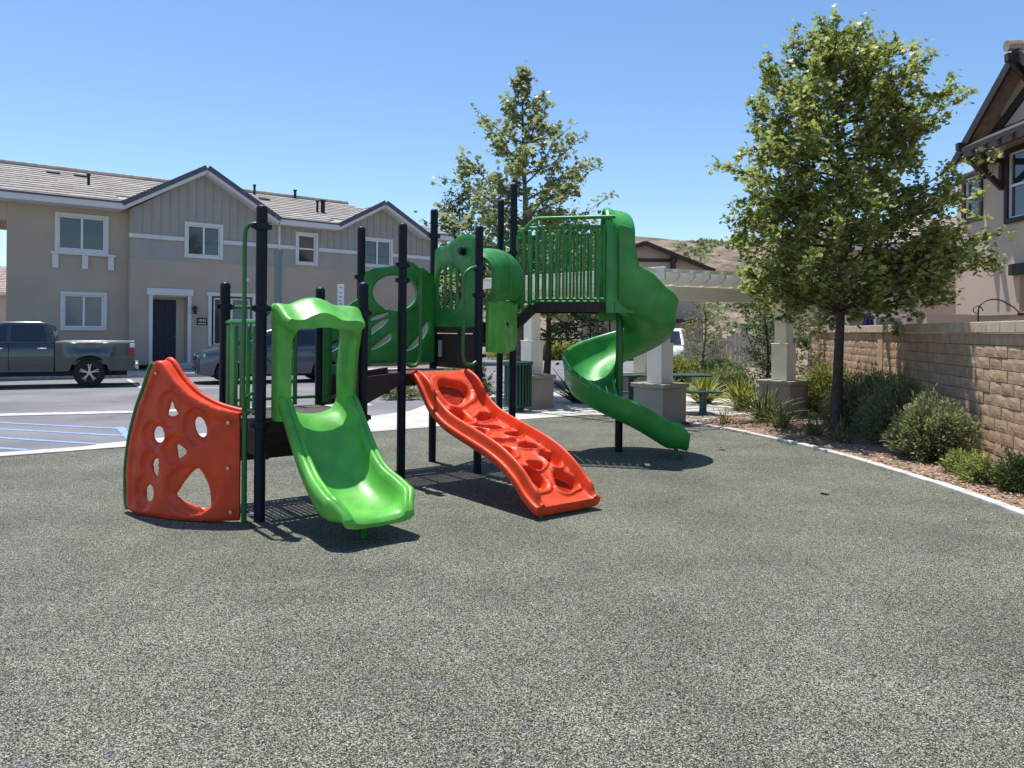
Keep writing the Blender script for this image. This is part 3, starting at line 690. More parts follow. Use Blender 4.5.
# vinyl gate beyond the garden
vf = thing('fence_gate', 'grey vinyl fence gate with an arched top beyond the garden plants', 'gate', (8.2, 30, 0))
g = MB()
for i in range(9):
    x = -.0 + i * .17; g.bb(x, x + .15, 0, .03, .25, 1.35 + .28 * math.sin(math.pi * (i + .5) / 9))
obj('pickets', g, M['vfence'], vf, world=False)
g = MB(); g.bb(-.14, -.02, -.03, .09, 0, 1.75); g.bb(1.54, 1.66, -.03, .09, 0, 1.75); obj('gate_posts', g, M['vfence'], vf, world=False, bevel=.01)
g = MB(); g.bb(-2.2, -.16, 0, .05, .1, 1.2); o = obj('vinyl_fence', g, M['vfence']); o.location = (8.2, 30.05, 0); tag(o, 'plain grey panel fence left of the arched gate', 'fence')
g = MB(); g.bb(1.68, 2.6, 0, .05, .1, 1.3); o = obj('vinyl_fence', g, M['vfence']); o.location = (8.2, 30.05, 0); tag(o, 'plain grey panel fence right of the arched gate', 'fence')

# ---------------------------------------------------------------- play structure
A0 = Vector((-2.09, 6.41, 0)); E1 = Vector((.788, .616, 0)); E2 = Vector((-.616, .788, 0)); UZ = Vector((0, 0, 1))
def g3(a, b, z=0): return A0 + E1 * a + E2 * b + UZ * z
PS = thing('play_structure', 'playground climbing structure with navy posts, green slides and orange climbers on the rubber surface', 'playground', tuple(A0))
RP = .046
def post(a, b, h, clamps=(), r=RP, p=None):
    c = p if p is not None else g3(a, b)
    m = MB(); m.lathe([(r, 0), (r, h - .05), (r * 1.04, h - .045), (r * 1.04, h - .03), (r * .9, h - .012), (r * .55, h), (0, h + .002)], c, 20)
    o = obj('post', m, M['post'], PS, smooth=40)
    for z in clamps:
        k = MB(); k.lathe([(r + .003, z - .03), (r + .013, z - .027), (r + .013, z + .027), (r + .003, z + .03)], c, 20)
        an = math.atan2(E1.y, E1.x)
        for q in (0, 1):
            k.box(c + Vector((math.cos(an + q * math.pi / 2), math.sin(an + q * math.pi / 2), 0)) * (r + .018) + UZ * z, (.035, .03, .04), an + q * math.pi / 2)
        k.box(c + Vector((math.cos(an), math.sin(an), 0)) * -(r + .018) + UZ * z, (.035, .03, .04), an)
        obj('clamp', k, M['post'], o, smooth=40)
    return o
DZ, MZ, UZ2 = .85, 1.14, 1.70
post(0, 0, 2.63, (.80, 1.77, 2.45)); post(0, .93, 2.03, (.80, 1.8)); post(.937, .93, 2.02, (.80,)); post(.937, 0, 2.03, (.80, 1.75))
post(1.76, .73, 2.72, (1.1, 2.12, 2.28)); post(2.73, .71, 2.78, (1.1, 2.0, 2.3)); post(2.73, 1.66, 3.08, (1.1, 2.0, 2.75)); post(1.76, 1.67, 2.78, (1.1, 2.2))
Kp, Jp = Vector((.01, 9.9, 0)), Vector((-.17, 10.85, 0))
post(0, 0, 3.50, (1.65, 2.6, 3.0), p=Kp); post(0, 0, 3.45, (1.65, 2.7), p=Jp)
# decks: perforated, vinyl coated
def deck(cs, z, n=20, name='deck'):
    cs = [Vector(c) for c in cs]
    P = lambda u, v: cs[0] * (1 - u) * (1 - v) + cs[1] * u * (1 - v) + cs[2] * u * v + cs[3] * (1 - u) * v
    m = MB(); wd_ = .5 / n
    m.cur = 1
    for i in range(n + 1):
        t_ = i / n; a = max(0, t_ - wd_ * .42); b_ = min(1, t_ + wd_ * .42)
        m.loft([[P(a, v) + UZ * (z - .004), P(b_, v) + UZ * (z - .004), P(b_, v) + UZ * (z - .02), P(a, v) + UZ * (z - .02)] for v in (0, 1)])
        m.loft([[P(u, a) + UZ * (z), P(u, b_) + UZ * (z), P(u, b_) + UZ * (z - .018), P(u, a) + UZ * (z - .018)] for u in (0, 1)])
    m.cur = 0
    for i in range(4):
        c0, c1 = cs[i], cs[(i + 1) % 4]
        m.bar(c0 + UZ * (z - .065), c1 + UZ * (z - .065), .03, .13)
    for t_ in (.33, .67): m.bar(P(t_, 0) + UZ * (z - .05), P(t_, 1) + UZ * (z - .05), .03, .07)
    return obj(name, m, [M['brown_deck'], M['deck_top']], PS)
deck([g3(.03, .03), g3(.91, .03), g3(.91, .90), g3(.03, .90)], DZ)
deck([g3(1.79, .75), g3(2.70, .74), g3(2.70, 1.63), g3(1.79, 1.63)], MZ)
Hp, Gp = g3(2.73, .71), g3(2.73, 1.66)
deck([Hp, Kp, Jp, Gp], UZ2)
# kick panels under toddler deck
m = MB(); m.bar(g3(.06, .70, .58), g3(.88, .70, .58), .03, .36); m.bar(g3(.06, .12, .70), g3(.9, .12, .70), .03, .16); m.bar(g3(.12, .15, .62), g3(.12, .68, .62), .03, .28); m.bar(g3(.80, .3, .55), g3(.8, .68, .55), .03, .26)
obj('deck_skirt', m, M['brown_deck'], PS)
# steps toddler deck -> main deck
m = MB()
for i, z in enumerate((.95, 1.05)):
    a0 = .95 + i * .40
    m.loft([[g3(a, .36 + (a - .95) * .45, z - .03), g3(a, .92, z - .03), g3(a, .92, z), g3(a, .36 + (a - .95) * .45, z)] for a in (a0, a0 + .40)])
m.loft([[g3(.955, .33 + q, .80), g3(1.74, .70 + q, 1.03), g3(1.74, .70 + q, 1.16), g3(.955, .33 + q, 1.13)] for q in (0, .025)])
m.bar(g3(.95, .96, .97), g3(1.75, 1.0, 1.06), .03, .28)
obj('steps', m, M['brown_deck'], PS)
# steps main -> upper deck (risers seen under the arched panel)
m = MB()
for i, z in enumerate((1.32, 1.5)):
    m.loft([[g3(2.76 + i * .25, b, z - .03), g3(3.05 + i * .25, b, z - .03), g3(3.05 + i * .25, b, z), g3(2.76 + i * .25, b, z)] for b in (1.0, 1.58)])
m.bar(g3(2.76, .76, 1.36), g3(2.76, 1.62, 1.36), .02, .40); m.bar(g3(3.3, 1.0, 1.55), g3(3.3, 1.62, 1.55), .02, .3)
obj('steps', m, M['brown_deck'], PS)
m = MB(); m.box(g3(2.74, 1.52, 1.38), (.02, .05, .2), math.atan2(E1.y, E1.x)); obj('step_label', m, M['decal'], PS)

# cut-out panels -------------------------------------------------
def pinp(x, y, poly):
    c = False; n_ = len(poly); j = n_ - 1
    for i in range(n_):
        xi, yi = poly[i]; xj, yj = poly[j]
        if (yi > y) != (yj > y) and x < (xj - xi) * (y - yi) / (yj - yi) + xi: c = not c
        j = i
    return c
def dens(poly, st):
    out = []
    for i in range(len(poly)):
        a, b_ = Vector(poly[i]), Vector(poly[(i + 1) % len(poly)]); n_ = max(1, int((b_ - a).length / st + .5))
        out += [tuple(a.lerp(b_, k_ / n_)) for k_ in range(n_)]
    return out
def ssm(x): x = max(0, min(1, x)); return x * x * (3 - 2 * x)
def cpoly(pts, n=6):
    pts = list(pts); N_ = len(pts); out = []
    for i in range(N_):
        p0, p1, p2, p3 = pts[i - 1], pts[i], pts[(i + 1) % N_], pts[(i + 2) % N_]
        for k_ in range(n):
            t_ = k_ / n
            out.append(tuple(.5 * (2 * p1[j] + (p2[j] - p0[j]) * t_ + (2 * p0[j] - 5 * p1[j] + 4 * p2[j] - p3[j]) * t_ * t_ + (3 * p1[j] - p0[j] - 3 * p2[j] + p3[j]) * t_ ** 3) for j in range(2)))
    return out
def ell(cx, cy, rx, ry, rot=0, n=22):
    return [(cx + rx * math.cos(t_) * math.cos(rot) - ry * math.sin(t_) * math.sin(rot), cy + rx * math.cos(t_) * math.sin(rot) + ry * math.sin(t_) * math.cos(rot)) for t_ in [i * 2 * math.pi / n for i in range(n)]]
def panel(outline, holes, thick, mapf, st=.025, fn=None, edge=.012, mb=None):
    ol = dens(outline, st); hs_ = [dens(h, st) for h in holes]
    V = [Vector(p) for p in ol]; ed = [(i, (i + 1) % len(ol)) for i in range(len(ol))]
    for h in hs_:
        o_ = len(V); V += [Vector(p) for p in h]; ed += [(o_ + i, o_ + (i + 1) % len(h)) for i in range(len(h))]
    xs = [p[0] for p in ol]; ys = [p[1] for p in ol]
    allp = list(V)
    x = min(xs) + st / 2; 
    while x < max(xs):
        y = min(ys) + st / 2
        while y < max(ys):
            if pinp(x, y, ol) and not any(pinp(x, y, h) for h in hs_) and min((p - Vector((x, y))).length_squared for p in allp) > (st * .55) ** 2: V.append(Vector((x, y)))
            y += st
        x += st
    r_ = delaunay_2d_cdt(V, ed, [], 0, 1e-6)
    vv, ff = r_[0], r_[2]
    tri = []
    for f_ in ff:
        cx = sum(vv[i][0] for i in f_) / len(f_); cy = sum(vv[i][1] for i in f_) / len(f_)
        if pinp(cx, cy, ol) and not any(pinp(cx, cy, h) for h in hs_): tri.append(tuple(f_))
    cnt = {}
    for t_ in tri:
        for i in range(len(t_)):
            e_ = (t_[i], t_[(i + 1) % len(t_)]); cnt[tuple(sorted(e_))] = cnt.get(tuple(sorted(e_)), 0) + 1
    bset = {i for e_, c_ in cnt.items() if c_ == 1 for i in e_}
    n_ = len(vv); vs = []
    for sgn in (1, -1):
        for i, p in enumerate(vv):
            w_ = thick / 2 - (edge if i in bset else 0)
            if fn: w_ += fn(p[0], p[1], sgn) * (1)
            vs.append(mapf(p[0], p[1], sgn * w_))
    fs = list(tri) + [tuple(n_ + i for i in reversed(t_)) for t_ in tri]
    for e_, c_ in cnt.items():
        if c_ == 1: a, b_ = e_; fs.append((a, b_, n_ + b_, n_ + a))
    mb = mb or MB(); mb.add(vs, fs); return mb
# orange curved climber wall
P0, P1, P2 = Vector((-2.20, 6.33, 0)), Vector((-2.78, 6.28, 0)), Vector((-3.36, 6.72, 0))
_c = []; _l = 0
for i in range(201):
    t_ = -.08 + 1.22 * i / 200; p = P0 * (1 - t_) ** 2 + P1 * 2 * t_ * (1 - t_) + P2 * t_ * t_
    if _c: _l += (p - _c[-1][1]).length
    _c.append([_l, p])
z_ = min(_c, key=lambda q_: (q_[1] - P0).length)[0]
for q_ in _c: q_[0] -= z_
def curvep(u, z, w_):
    i = 0
    while i < 199 and _c[i + 1][0] < u: i += 1
    a, b_ = _c[i], _c[i + 1]; f_ = (u - a[0]) / (b_[0] - a[0]); p = a[1].lerp(b_[1], f_); t_ = (b_[1] - a[1]).normalized()
    w_ -= .03; return p + Vector((t_.y, -t_.x, 0)) * -w_ + UZ * z      # +w towards camera
ol = [(.035, .02), (.035, .45), (.037, .905), (.13, .925), (.23, .951), (.33, .99), (.439, 1.042), (.53, 1.105), (.602, 1.164), (.67, 1.235), (.717, 1.285), (.755, 1.315), (.795, 1.325), (.83, 1.305), (.87, 1.24), (.96, 1.06), (1.04, .92), (1.091, .803), (1.145, .67), (1.18, .533), (1.205, .40), (1.21, .264), (1.20, .10), (1.17, .03), (1.05, .012), (.883, .008), (.496, .007), (.241, .015)]
holes = [cpoly([(.67, .99), (.635, .93), (.60, .885), (.655, .862), (.712, .872), (.695, .93)], 4), ell(.376, .783, .052, .088, -.35), ell(.815, .699, .070, .070),
         cpoly([(.606, .632), (.55, .612), (.508, .575), (.54, .535), (.59, .515), (.607, .57)], 4),
         cpoly([(.825, .50), (.812, .42), (.835, .345), (.885, .39), (.89, .46)], 4), ell(.93, .19, .055, .075, .2),
         cpoly([(.39, .44), (.335, .375), (.295, .29), (.279, .19), (.287, .122), (.36, .118), (.43, .128), (.53, .16), (.61, .205), (.57, .27), (.51, .345), (.45, .41)], 3)]
dish = [((.66, .92), .12, .15), ((.40, .79), .11, .15), ((.85, .69), .125, .12), ((.61, .58), .12, .12), ((.88, .42), .12, .14), ((.96, .20), .12, .14), ((.45, .26), .24, .20)]
def dfn(u, z, sgn):
    d_ = 0
    for (cx, cz), rx, rz_ in dish:
        q_ = math.hypot((u - cx) / rx, (z - cz) / rz_)
        d_ = max(d_, ssm((1.10 - q_) / .16) * .026)
    # raised rim along the top curve and left curve
    e_ = 0
    dm = 9
    for k_ in range(2, 24):
        (x1, y1), (x2, y2) = ol[k_], ol[k_ + 1]; L2 = (x2 - x1) ** 2 + (y2 - y1) ** 2
        t_ = max(0, min(1, ((u - x1) * (x2 - x1) + (z - y1) * (y2 - y1)) / L2)); dm = min(dm, math.hypot(u - x1 - t_ * (x2 - x1), z - y1 - t_ * (y2 - y1)))
    e_ = .016 * ssm((.075 - dm) / .02)
    fl = .012 * ssm((.16 - u) / .03)
    return -d_ + e_ - fl
ol_s = ol[:2] + [tuple(p) for p in smoothpts(ol[2:25], 3)] + ol[25:]
m = panel(ol_s, holes, .085, curvep, .019, dfn, .012)
oc = obj('climbing_wall', m, M['orange'], PS, smooth=42); oc['label'] = 'orange curved climbing wall with round and triangular holes'
# second rim behind the top
m = MB(); pts = [curvep(u, z + .004, -.078) for u, z in smoothpts(ol[2:14], 3)]; m.tube(pts, .024, 10); obj('back_rim', m, M['orange'], oc, smooth=60)
m = MB(); pts = [curvep(u + .028, z, .035) for u, z in smoothpts(ol[13:24], 3)]; m.tube(pts, .024, 10); obj('edge_pipe', m, M['dgreen'], oc, smooth=60)
m = MB(); m.tube([curvep(-.0, z, .0) for z in (0, .5, .92)], .022, 10); m.tube([curvep(.012, z, -.07) for z in (0, .5, .9)], .018, 8); obj('support_post', m, M['dgreen'], oc, smooth=60)
m = MB()
for z in (.10, .46, .83): 
    c = curvep(.115 if z > .3 else .09, z, .05); t_ = (curvep(.12, z, .07) - curvep(.12, z, .05)).normalized()
    m.cyl(c, c + t_ * .018, .014, 12)
c = curvep(.80, 1.22, .05); m.cyl(c, c + t_ * .016, .010, 10); obj('bolts', m, M['silver'], oc, smooth=60)
for z in (.06, .87):
    m = MB(); m.bar(curvep(.03, z, 0), g3(0, 0, z), .03, .02); obj('mount_bracket', m, M['silver'], PS)
# green hood over the toddler slide: inverted U of four-point sections
hood_o = [(.10, .83), (.10, 1.1), (.10, 1.4), (.095, 1.62), (.085, 1.76), (.11, 1.815), (.18, 1.81), (.25, 1.815), (.32, 1.845), (.40, 1.87), (.48, 1.87), (.56, 1.845), (.63, 1.815), (.71, 1.81), (.80, 1.81), (.87, 1.785), (.905, 1.70), (.895, 1.55), (.87, 1.40), (.85, 1.2), (.84, 1.0), (.84, .83)]
hood_i = [(.22, .83), (.22, 1.1), (.22, 1.35), (.225, 1.52), (.235, 1.60), (.25, 1.62), (.29, 1.622), (.34, 1.625), (.39, 1.63), (.44, 1.635), (.49, 1.635), (.54, 1.63), (.58, 1.625), (.63, 1.62), (.68, 1.615), (.71, 1.59), (.715, 1.53), (.71, 1.46), (.70, 1.35), (.69, 1.2), (.69, 1.0), (.69, .83)]
ho = smoothpts(hood_o, 4); hi = smoothpts(hood_i, 4); rings = []
cx_, cz_ = .48, 1.1
for (oa, oz), (ia, iz) in zip(ho, hi):
    top = ssm((oz - 1.55) / .25)
    fd = -.15 - .10 * top; drop = .13 * top; 
    da, dzz = oa - ia, oz - iz
    foa, foz = oa - da * .35 * (1 - top * .5), oz - drop * .8 - .0
    rings.append([g3(oa, .02, oz), g3(oa, -.05, oz + .0), g3(oa - da * .1, -.09, oz - .02 * top), g3(foa, fd * .8, foz), g3(foa - da * .12, fd, foz - .03 * top), g3(ia + da * .12, fd, iz - .02 * top), g3(ia, fd * .8, iz), g3(ia, .02, iz)])
m = MB(); m.loft(rings); hd_ = obj('slide_hood', m, M['lime'], PS, smooth=50)
# toddler slide
prof = smoothpts([(.04, .865), (-.08, .86), (-.19, .79), (-.35, .61), (-.52, .43), (-.69, .30), (-.85, .235), (-1.00, .215), (-1.12, .215), (-1.19, .20), (-1.225, .165)], 5)
rings = []
for i, (b_, z) in enumerate(prof):
    f_ = ssm((b_ + 1.24) / .17); k_ = (.35 + .65 * f_) * (.72 + .28 * ssm((b_ + 1.15) / .3)); hw_ = .84 + .16 * f_ if b_ < -1.05 else 1
    bulge = 1 + .08 * ssm((-b_ - .6) / .4) * f_
    H_ = (.20 + .05 * ssm((b_ + .1) / .15)) * k_ * 1
    sec = [(-.345, .05), (-.35, .13), (-.345, .19), (-.325, .205), (-.308, .20), (-.300, .186), (-.292, .20), (-.275, .205), (-.258, .19), (-.245, .14), (-.225, .075), (-.18, .025), (-.09, .003), (0, 0)]
    sec = sec + [(-x, y) for x, y in sec[-2::-1]]
    und = [(.31, -.02), (.22, -.05), (0, -.055), (-.22, -.05), (-.31, -.02)]
    pts = []
    for x, y in sec: pts.append(g3(.465 + x * hw_ * bulge, b_, z + y * H_ / .20))
    for x, y in und: pts.append(g3(.465 + x * hw_ * bulge, b_ + (.01 if b_ < -1.1 else 0), z + y * (.5 + .5 * f_)))
    rings.append(pts)
m = MB(); m.loft(rings); tsl = obj('toddler_slide', m, M['lime'], PS, smooth=55); tsl['label'] = 'short lime green slide at the front left'
m = MB(); m.cyl(g3(.465, -.98, 0), g3(.465, -.98, .19), .03, 12); obj('slide_foot', m, M['dgreen'], tsl, smooth=50)
# A-B side: green barred panel + tall loop handle
m = MB()
for i in range(5):
    b_ = .14 + i * .16; m.tube([g3(.0, b_, .86), g3(.0, b_, 1.62)], .020, 8)
m.tube([g3(0, .08, 1.66), g3(0, .86, 1.66)], .022, 8); m.tube([g3(0, .08, .9), g3(0, .86, .9)], .02, 8)
m.bar(g3(.0, .60, 1.26), g3(.0, .87, 1.26), .02, .74)
obj('barrier_panel', m, M['green'], PS, smooth=50)
m = MB(); c0 = g3(0, 0, 2.47); cL = Vector((-2.20, 6.36, 0)) 
m.tube(smoothpts([tuple(c0), tuple(c0 + Vector((-.07, -.01, 0))), tuple(c0 + Vector((-.115, -.02, -.03))), tuple(c0 + Vector((-.13, -.03, -.12))), tuple(c0 + Vector((-.13, -.03, -.6))), tuple(c0 + Vector((-.135, -.03, -1.2))), tuple(c0 + Vector((-.13, -.02, -1.55)))], 4), .018, 10)
obj('loop_handle', m, M['dgreen'], PS, smooth=60)
m = MB(); m.tube(smoothpts([tuple(g3(-.08, .12, .87)), tuple(g3(-.09, .11, 1.0)), tuple(g3(-.02, .08, 1.07)), tuple(g3(.03, .03, 1.08))], 5), .013, 8); obj('loop_handle', m, M['dgreen'], PS, smooth=60)
# B-C side: leaf loops; C-D bars
m = MB()
def bc(a, z): return tuple(g3(a, .93, z))
m.tube([bc(.46, .86), bc(.46, 1.28)], .016, 8)
lf = smoothpts([bc(.46, 1.26), bc(.34, 1.40), bc(.30, 1.56), bc(.38, 1.72), bc(.50, 1.82)], 5); m.tube(lf, .014, 8)
m.tube(smoothpts([bc(.46, 1.26), bc(.58, 1.38), bc(.66, 1.52)], 5), .014, 8)
m.tube([bc(.68, .86), bc(.68, 1.85)], .022, 8); m.tube([bc(.0, 1.80), bc(.93, 1.80)], .018, 8); m.tube([bc(.0, .93), bc(.93, .93)], .016, 8)
obj('leaf_bar_panel', m, M['dgreen'], PS, smooth=60)
m = MB(); m.bar(g3(.95, .86, 1.30), g3(.99, .80, 1.30), .06, .85) ; m.tube(smoothpts([tuple(g3(.96, .5, .9)), tuple(g3(.97, .5, 1.35)), tuple(g3(1.1, .55, 1.45)), tuple(g3(1.3, .62, 1.52))], 5), .015, 8)
obj('handle_plate', m, M['dgreen'], PS, smooth=60)
# F-G panel with round window and wavy slots
def fgm(u, z, w_): return g3(1.76 + u * .985, 1.60 - w_, z)
ol2 = [(.0, 1.22), (.0, 2.18), (.02, 2.26), (.12, 2.31), (.36, 2.345), (.60, 2.37), (.78, 2.35), (.93, 2.26), (.96, 2.1), (.96, 1.22)]
h2 = [ell(.40, 2.03, .30, .205, 0, 28), cpoly([(.05, 1.52), (.15, 1.58), (.27, 1.66), (.33, 1.73), (.22, 1.70), (.10, 1.62)], 4), cpoly([(.05, 1.70), (.15, 1.76), (.30, 1.80), (.34, 1.79), (.2, 1.73)], 4), cpoly([(.06, 1.36), (.2, 1.46), (.34, 1.56), (.36, 1.50), (.2, 1.40)], 4), cpoly([(.55, 1.35), (.70, 1.5), (.85, 1.7), (.86, 1.6), (.72, 1.42)], 4)]
m = panel(ol2, h2, .05, fgm, .03, lambda u, z, s_: .014 * ssm((.24 - abs(math.hypot((u - .40) / .32, (z - 2.03) / .225) - 1)) / .2), .01)
obj('window_panel', m, M['green'], PS, smooth=45)
m = MB()
def rail(pts, r): return m.tube(smoothpts([tuple(p) for p in pts], 5), r, 8)
rail([g3(1.70, 1.2, 1.75), g3(1.68, 1.3, 1.86), g3(1.66, 1.45, 1.84), g3(1.68, 1.6, 1.72)], .03)
rail([g3(1.62, .9, 1.30), g3(1.62, 1.1, 1.40), g3(1.62, 1.3, 1.52), g3(1.64, 1.5, 1.60)], .03)
m = MB()
# wave guard between steps side (beside post E)
def wv(u, z, w_): return g3(.98 + u * .72, .96 - w_ + .35 * u, z)
ol3 = [(.0, 1.12), (.0, 1.62), (.25, 1.72), (.5, 1.86), (.7, 1.93), (.95, 1.90), (1.0, 1.6), (1.0, 1.2)]
h3 = [cpoly([(.08, 1.42), (.35, 1.55), (.62, 1.72), (.80, 1.72), (.75, 1.60), (.45, 1.46), (.12, 1.36)], 4), cpoly([(.1, 1.24), (.4, 1.34), (.85, 1.50), (.9, 1.42), (.5, 1.26)], 4)]
m = panel(ol3, h3, .05, wv, .03, None, .012); obj('wave_panel', m, M['green'], PS, smooth=45)
# G-H arched panel with teeth slots
dGH = (Hp - Gp); lGH = dGH.length; dGH.normalize(); nGH = Vector((dGH.y, -dGH.x, 0))
if nGH.y > 0: nGH = -nGH
def ghm(u, z, w_): return Gp + dGH * (u * lGH / .95) + nGH * (w_) + UZ * z
ol4 = [(.03, 1.64), (.03, 2.58), (.15, 2.60), (.32, 2.62), (.48, 2.67), (.62, 2.71), (.75, 2.71), (.90, 2.66), (.93, 2.55), (.93, 1.64)]
h4 = [cpoly([(.15, 2.30), (.12, 2.1), (.14, 1.90), (.20, 1.84), (.24, 2.1), (.22, 2.32)], 3), cpoly([(.29, 2.33), (.28, 2.1), (.30, 1.88), (.35, 1.88), (.36, 2.1), (.34, 2.33)], 3), cpoly([(.42, 2.33), (.41, 2.1), (.43, 1.87), (.48, 1.87), (.49, 2.1), (.47, 2.33)], 3), cpoly([(.55, 2.28), (.54, 2.1), (.56, 1.92), (.60, 1.95), (.60, 2.25)], 3)]
m = panel(ol4, h4, .05, ghm, .03, lambda u, z, s_: -.012 * ssm((.9 - math.hypot((u - .36) / .36, (z - 2.1) / .36)) / .2), .01)
ap_ = obj('arched_panel', m, M['green'], PS, smooth=45)
m = MB(); c = ghm(.68, 2.51, .02); m.cyl(c, c + nGH * .05, .05, 16); m.cyl(c + nGH * .05, c + nGH * .07, .03, 16); obj('knob', m, M['post'], ap_, smooth=40)
# bulging ribbed crawl tunnel from H to K
ax = (Kp - Hp); lx = ax.length; ax.normalize(); sx = Vector((ax.y, -ax.x, 0))   # to the right of axis
rings = []; nR = 34
for i in range(nR + 1):
    f_ = i / nR; s_ = math.sin(math.pi * min(1, max(0, f_)))
    rib = .014 * (1 if (f_ * 3) % 1 > .12 else -.7); env = .30 + .08 * s_ 
    c = Hp + ax * (lx * (.07 + .90 * f_))
    R_ = .30 + .06 * s_ + rib; pts = []
    for k_ in range(13):
        an = R(97) - k_ * R(142) / 12
        ex = math.copysign(abs(math.cos(an)) ** .75, math.cos(an)) ; ez = math.copysign(abs(math.sin(an)) ** .75, math.sin(an))
        pts.append(c + sx * (-.14 + R_ * ex) + UZ * (2.17 + (.30 + .04 * s_ + rib) * ez + .07 * s_))
    for k_ in range(12, -1, -1):
        an = R(97) - k_ * R(142) / 12
        ex = math.copysign(abs(math.cos(an)) ** .75, math.cos(an)) ; ez = math.copysign(abs(math.sin(an)) ** .75, math.sin(an))
        pts.append(c + sx * (-.14 + (R_ - .03) * ex) + UZ * (2.17 + (.27 + .04 * s_ + rib) * ez + .07 * s_))
    rings.append(pts)
m = MB(); m.loft(rings); tn = obj('crawl_tunnel', m, M['green'], PS, smooth=35)
def lowm(u, z, w_): return Hp + ax * (.12 + u) + sx * (.06 + w_ + .03 * math.sin(u * 3)) + UZ * z
m = panel([(0, 1.36), (0, 1.93), (.4, 1.97), (1.15, 1.95), (1.15, 1.50), (1.05, 1.36), (.5, 1.33)], [cpoly([(.62, 1.70), (.72, 1.64), (.74, 1.74)], 3)], .06, lowm, .05, lambda u, z, s_: -.02 * ssm((.85 - max(abs(u - .6) / .5, abs(z - 1.62) / .24)) / .2), .012)
obj('lower_panel', m, M['lime'], PS, smooth=45)
# loop handles either side of the orange climber
for (a0, a1) in ((1.78, 1.96), (2.71, 2.52)):
    m = MB(); bq = .70
    pts = [g3(a0, bq, 1.2), g3(a1, bq, 1.18), g3(a1, bq - .0, 1.30), g3(a1, bq, 2.0), g3(a1, bq, 2.2), g3((a0 + a1) / 2 + (a1 - a0) * .25, bq, 2.32), g3(a0, bq, 2.33)]
    pts = smoothpts([tuple(p) for p in [g3(a0, bq, 1.26), g3((a0 + a1) / 2, bq, 1.22), g3(a1, bq, 1.30), g3(a1, bq, 1.7), g3(a1, bq, 2.15), g3(a1 * .7 + a0 * .3, bq, 2.27), g3(a0, bq, 2.32)]], 5)
    m.tube(pts, .020, 10); obj('loop_handle', m, M['dgreen'], PS, smooth=60)
m = MB()
m.bar(g3(1.80, .76, 1.75), g3(1.80, 1.60, 1.75), .03, 1.08) if False else None
# orange climber chute
Bc = Vector((.50, 6.735, 0))
zf = smoothpts([(2.10, 1.155), (2.00, 1.14), (1.86, 1.02), (1.68, .83), (1.45, .70), (1.2, .625), (.95, .565), (.70, .50), (.48, .42), (.30, .32), (.15, .20), (.04, .135), (-.03, .11)], 8)
pk = []   # (t, u, rt, ru, rot, depth)
rp_ = random.Random(3)
for (t_, u_, a_, b_, ro) in ((1.80, .0, .10, .15, 0), (1.50, -.13, .10, .11, .5), (1.46, .15, .06, .12, -.3), (1.22, .04, .06, .13, .3), (1.13, -.15, .07, .08, 0), (1.0, .17, .06, .10, -.2), (.88, -.05, .05, .14, .2), (.70, .13, .06, .10, 0), (.66, -.16, .08, .08, .4), (.47, .19, .09, .08, .2), (.40, -.03, .05, .07, 0), (.27, -.16, .10, .09, .3), (.20, .13, .08, .10, -.2)):
    pk.append((t_, u_ * 1.12, a_ * 1.25, b_ * 1.25, ro))
def fl(t_, u_):
    h = 0
    for (pt, pu, a_, b_, ro) in pk:
        dt_, du_ = t_ - pt, u_ - pu; x_ = dt_ * math.cos(ro) + du_ * math.sin(ro); y_ = -dt_ * math.sin(ro) + du_ * math.cos(ro)
        wob = 1 + .12 * math.sin(3 * math.atan2(y_, x_) + pt * 9)
        q_ = math.hypot(x_ / a_, y_ / b_) / wob
        h -= .085 * ssm((1.02 - q_) / .20)
        h += .018 * ssm((.25 - abs(q_ - 1.25)) / .2) * (1 if x_ < 0 else .3)
    return max(h, -.09)
rings = []; NU = 72
dn = []
for i in range(len(zf) - 1):
    for k_ in range(3): dn.append((zf[i][0] + (zf[i + 1][0] - zf[i][0]) * k_ / 3, zf[i][1] + (zf[i + 1][1] - zf[i][1]) * k_ / 3))
dn.append(zf[-1])
for i, (t_, z) in enumerate(dn):
    a_, b_ = dn[max(0, i - 1)], dn[min(len(dn) - 1, i + 1)]
    tx, tz = b_[0] - a_[0], b_[1] - a_[1]; ln = math.hypot(tx, tz); nx_, nz_ = tz / ln, -tx / ln    # normal in (t,z)
    if nz_ < 0: nx_, nz_ = -nx_, -nz_
    def pt(u_, h): return Bc + E1 * u_ + E2 * (t_ + nx_ * h) + UZ * (z + nz_ * h)
    endf = ssm((t_ + .03) / .12); topf = ssm((2.1 - t_) / .15)
    rh = .10 * (.25 + .75 * endf) * (.12 + .88 * ssm((2.1 - t_) / .30)) ; pts = []
    for k_ in range(NU + 1):
        u_ = -.30 + .60 * k_ / NU
        h = fl(t_, u_) * endf * topf * ssm((.285 - abs(u_)) / .03)
        h += rh * .85 * ssm((abs(u_) - .272) / .028)
        pts.append(pt(u_, h))
    R1 = [(.304, rh), (.318, rh + .004), (.330, rh - .004), (.336, rh - .03), (.338, .02), (.345, .005), (.362, .008), (.374, .0), (.376, -.02), (.365, -.07), (.33, -.085)]
    pts += [pt(u_, h) for u_, h in R1] + [pt(-u_, h) for u_, h in reversed(R1)]
    rings.append(pts)
m = MB(); m.loft(rings); ocl = obj('climbing_ramp', m, M['orange'], PS, smooth=60); ocl['label'] = 'orange wavy climbing ramp with hollow footholds'
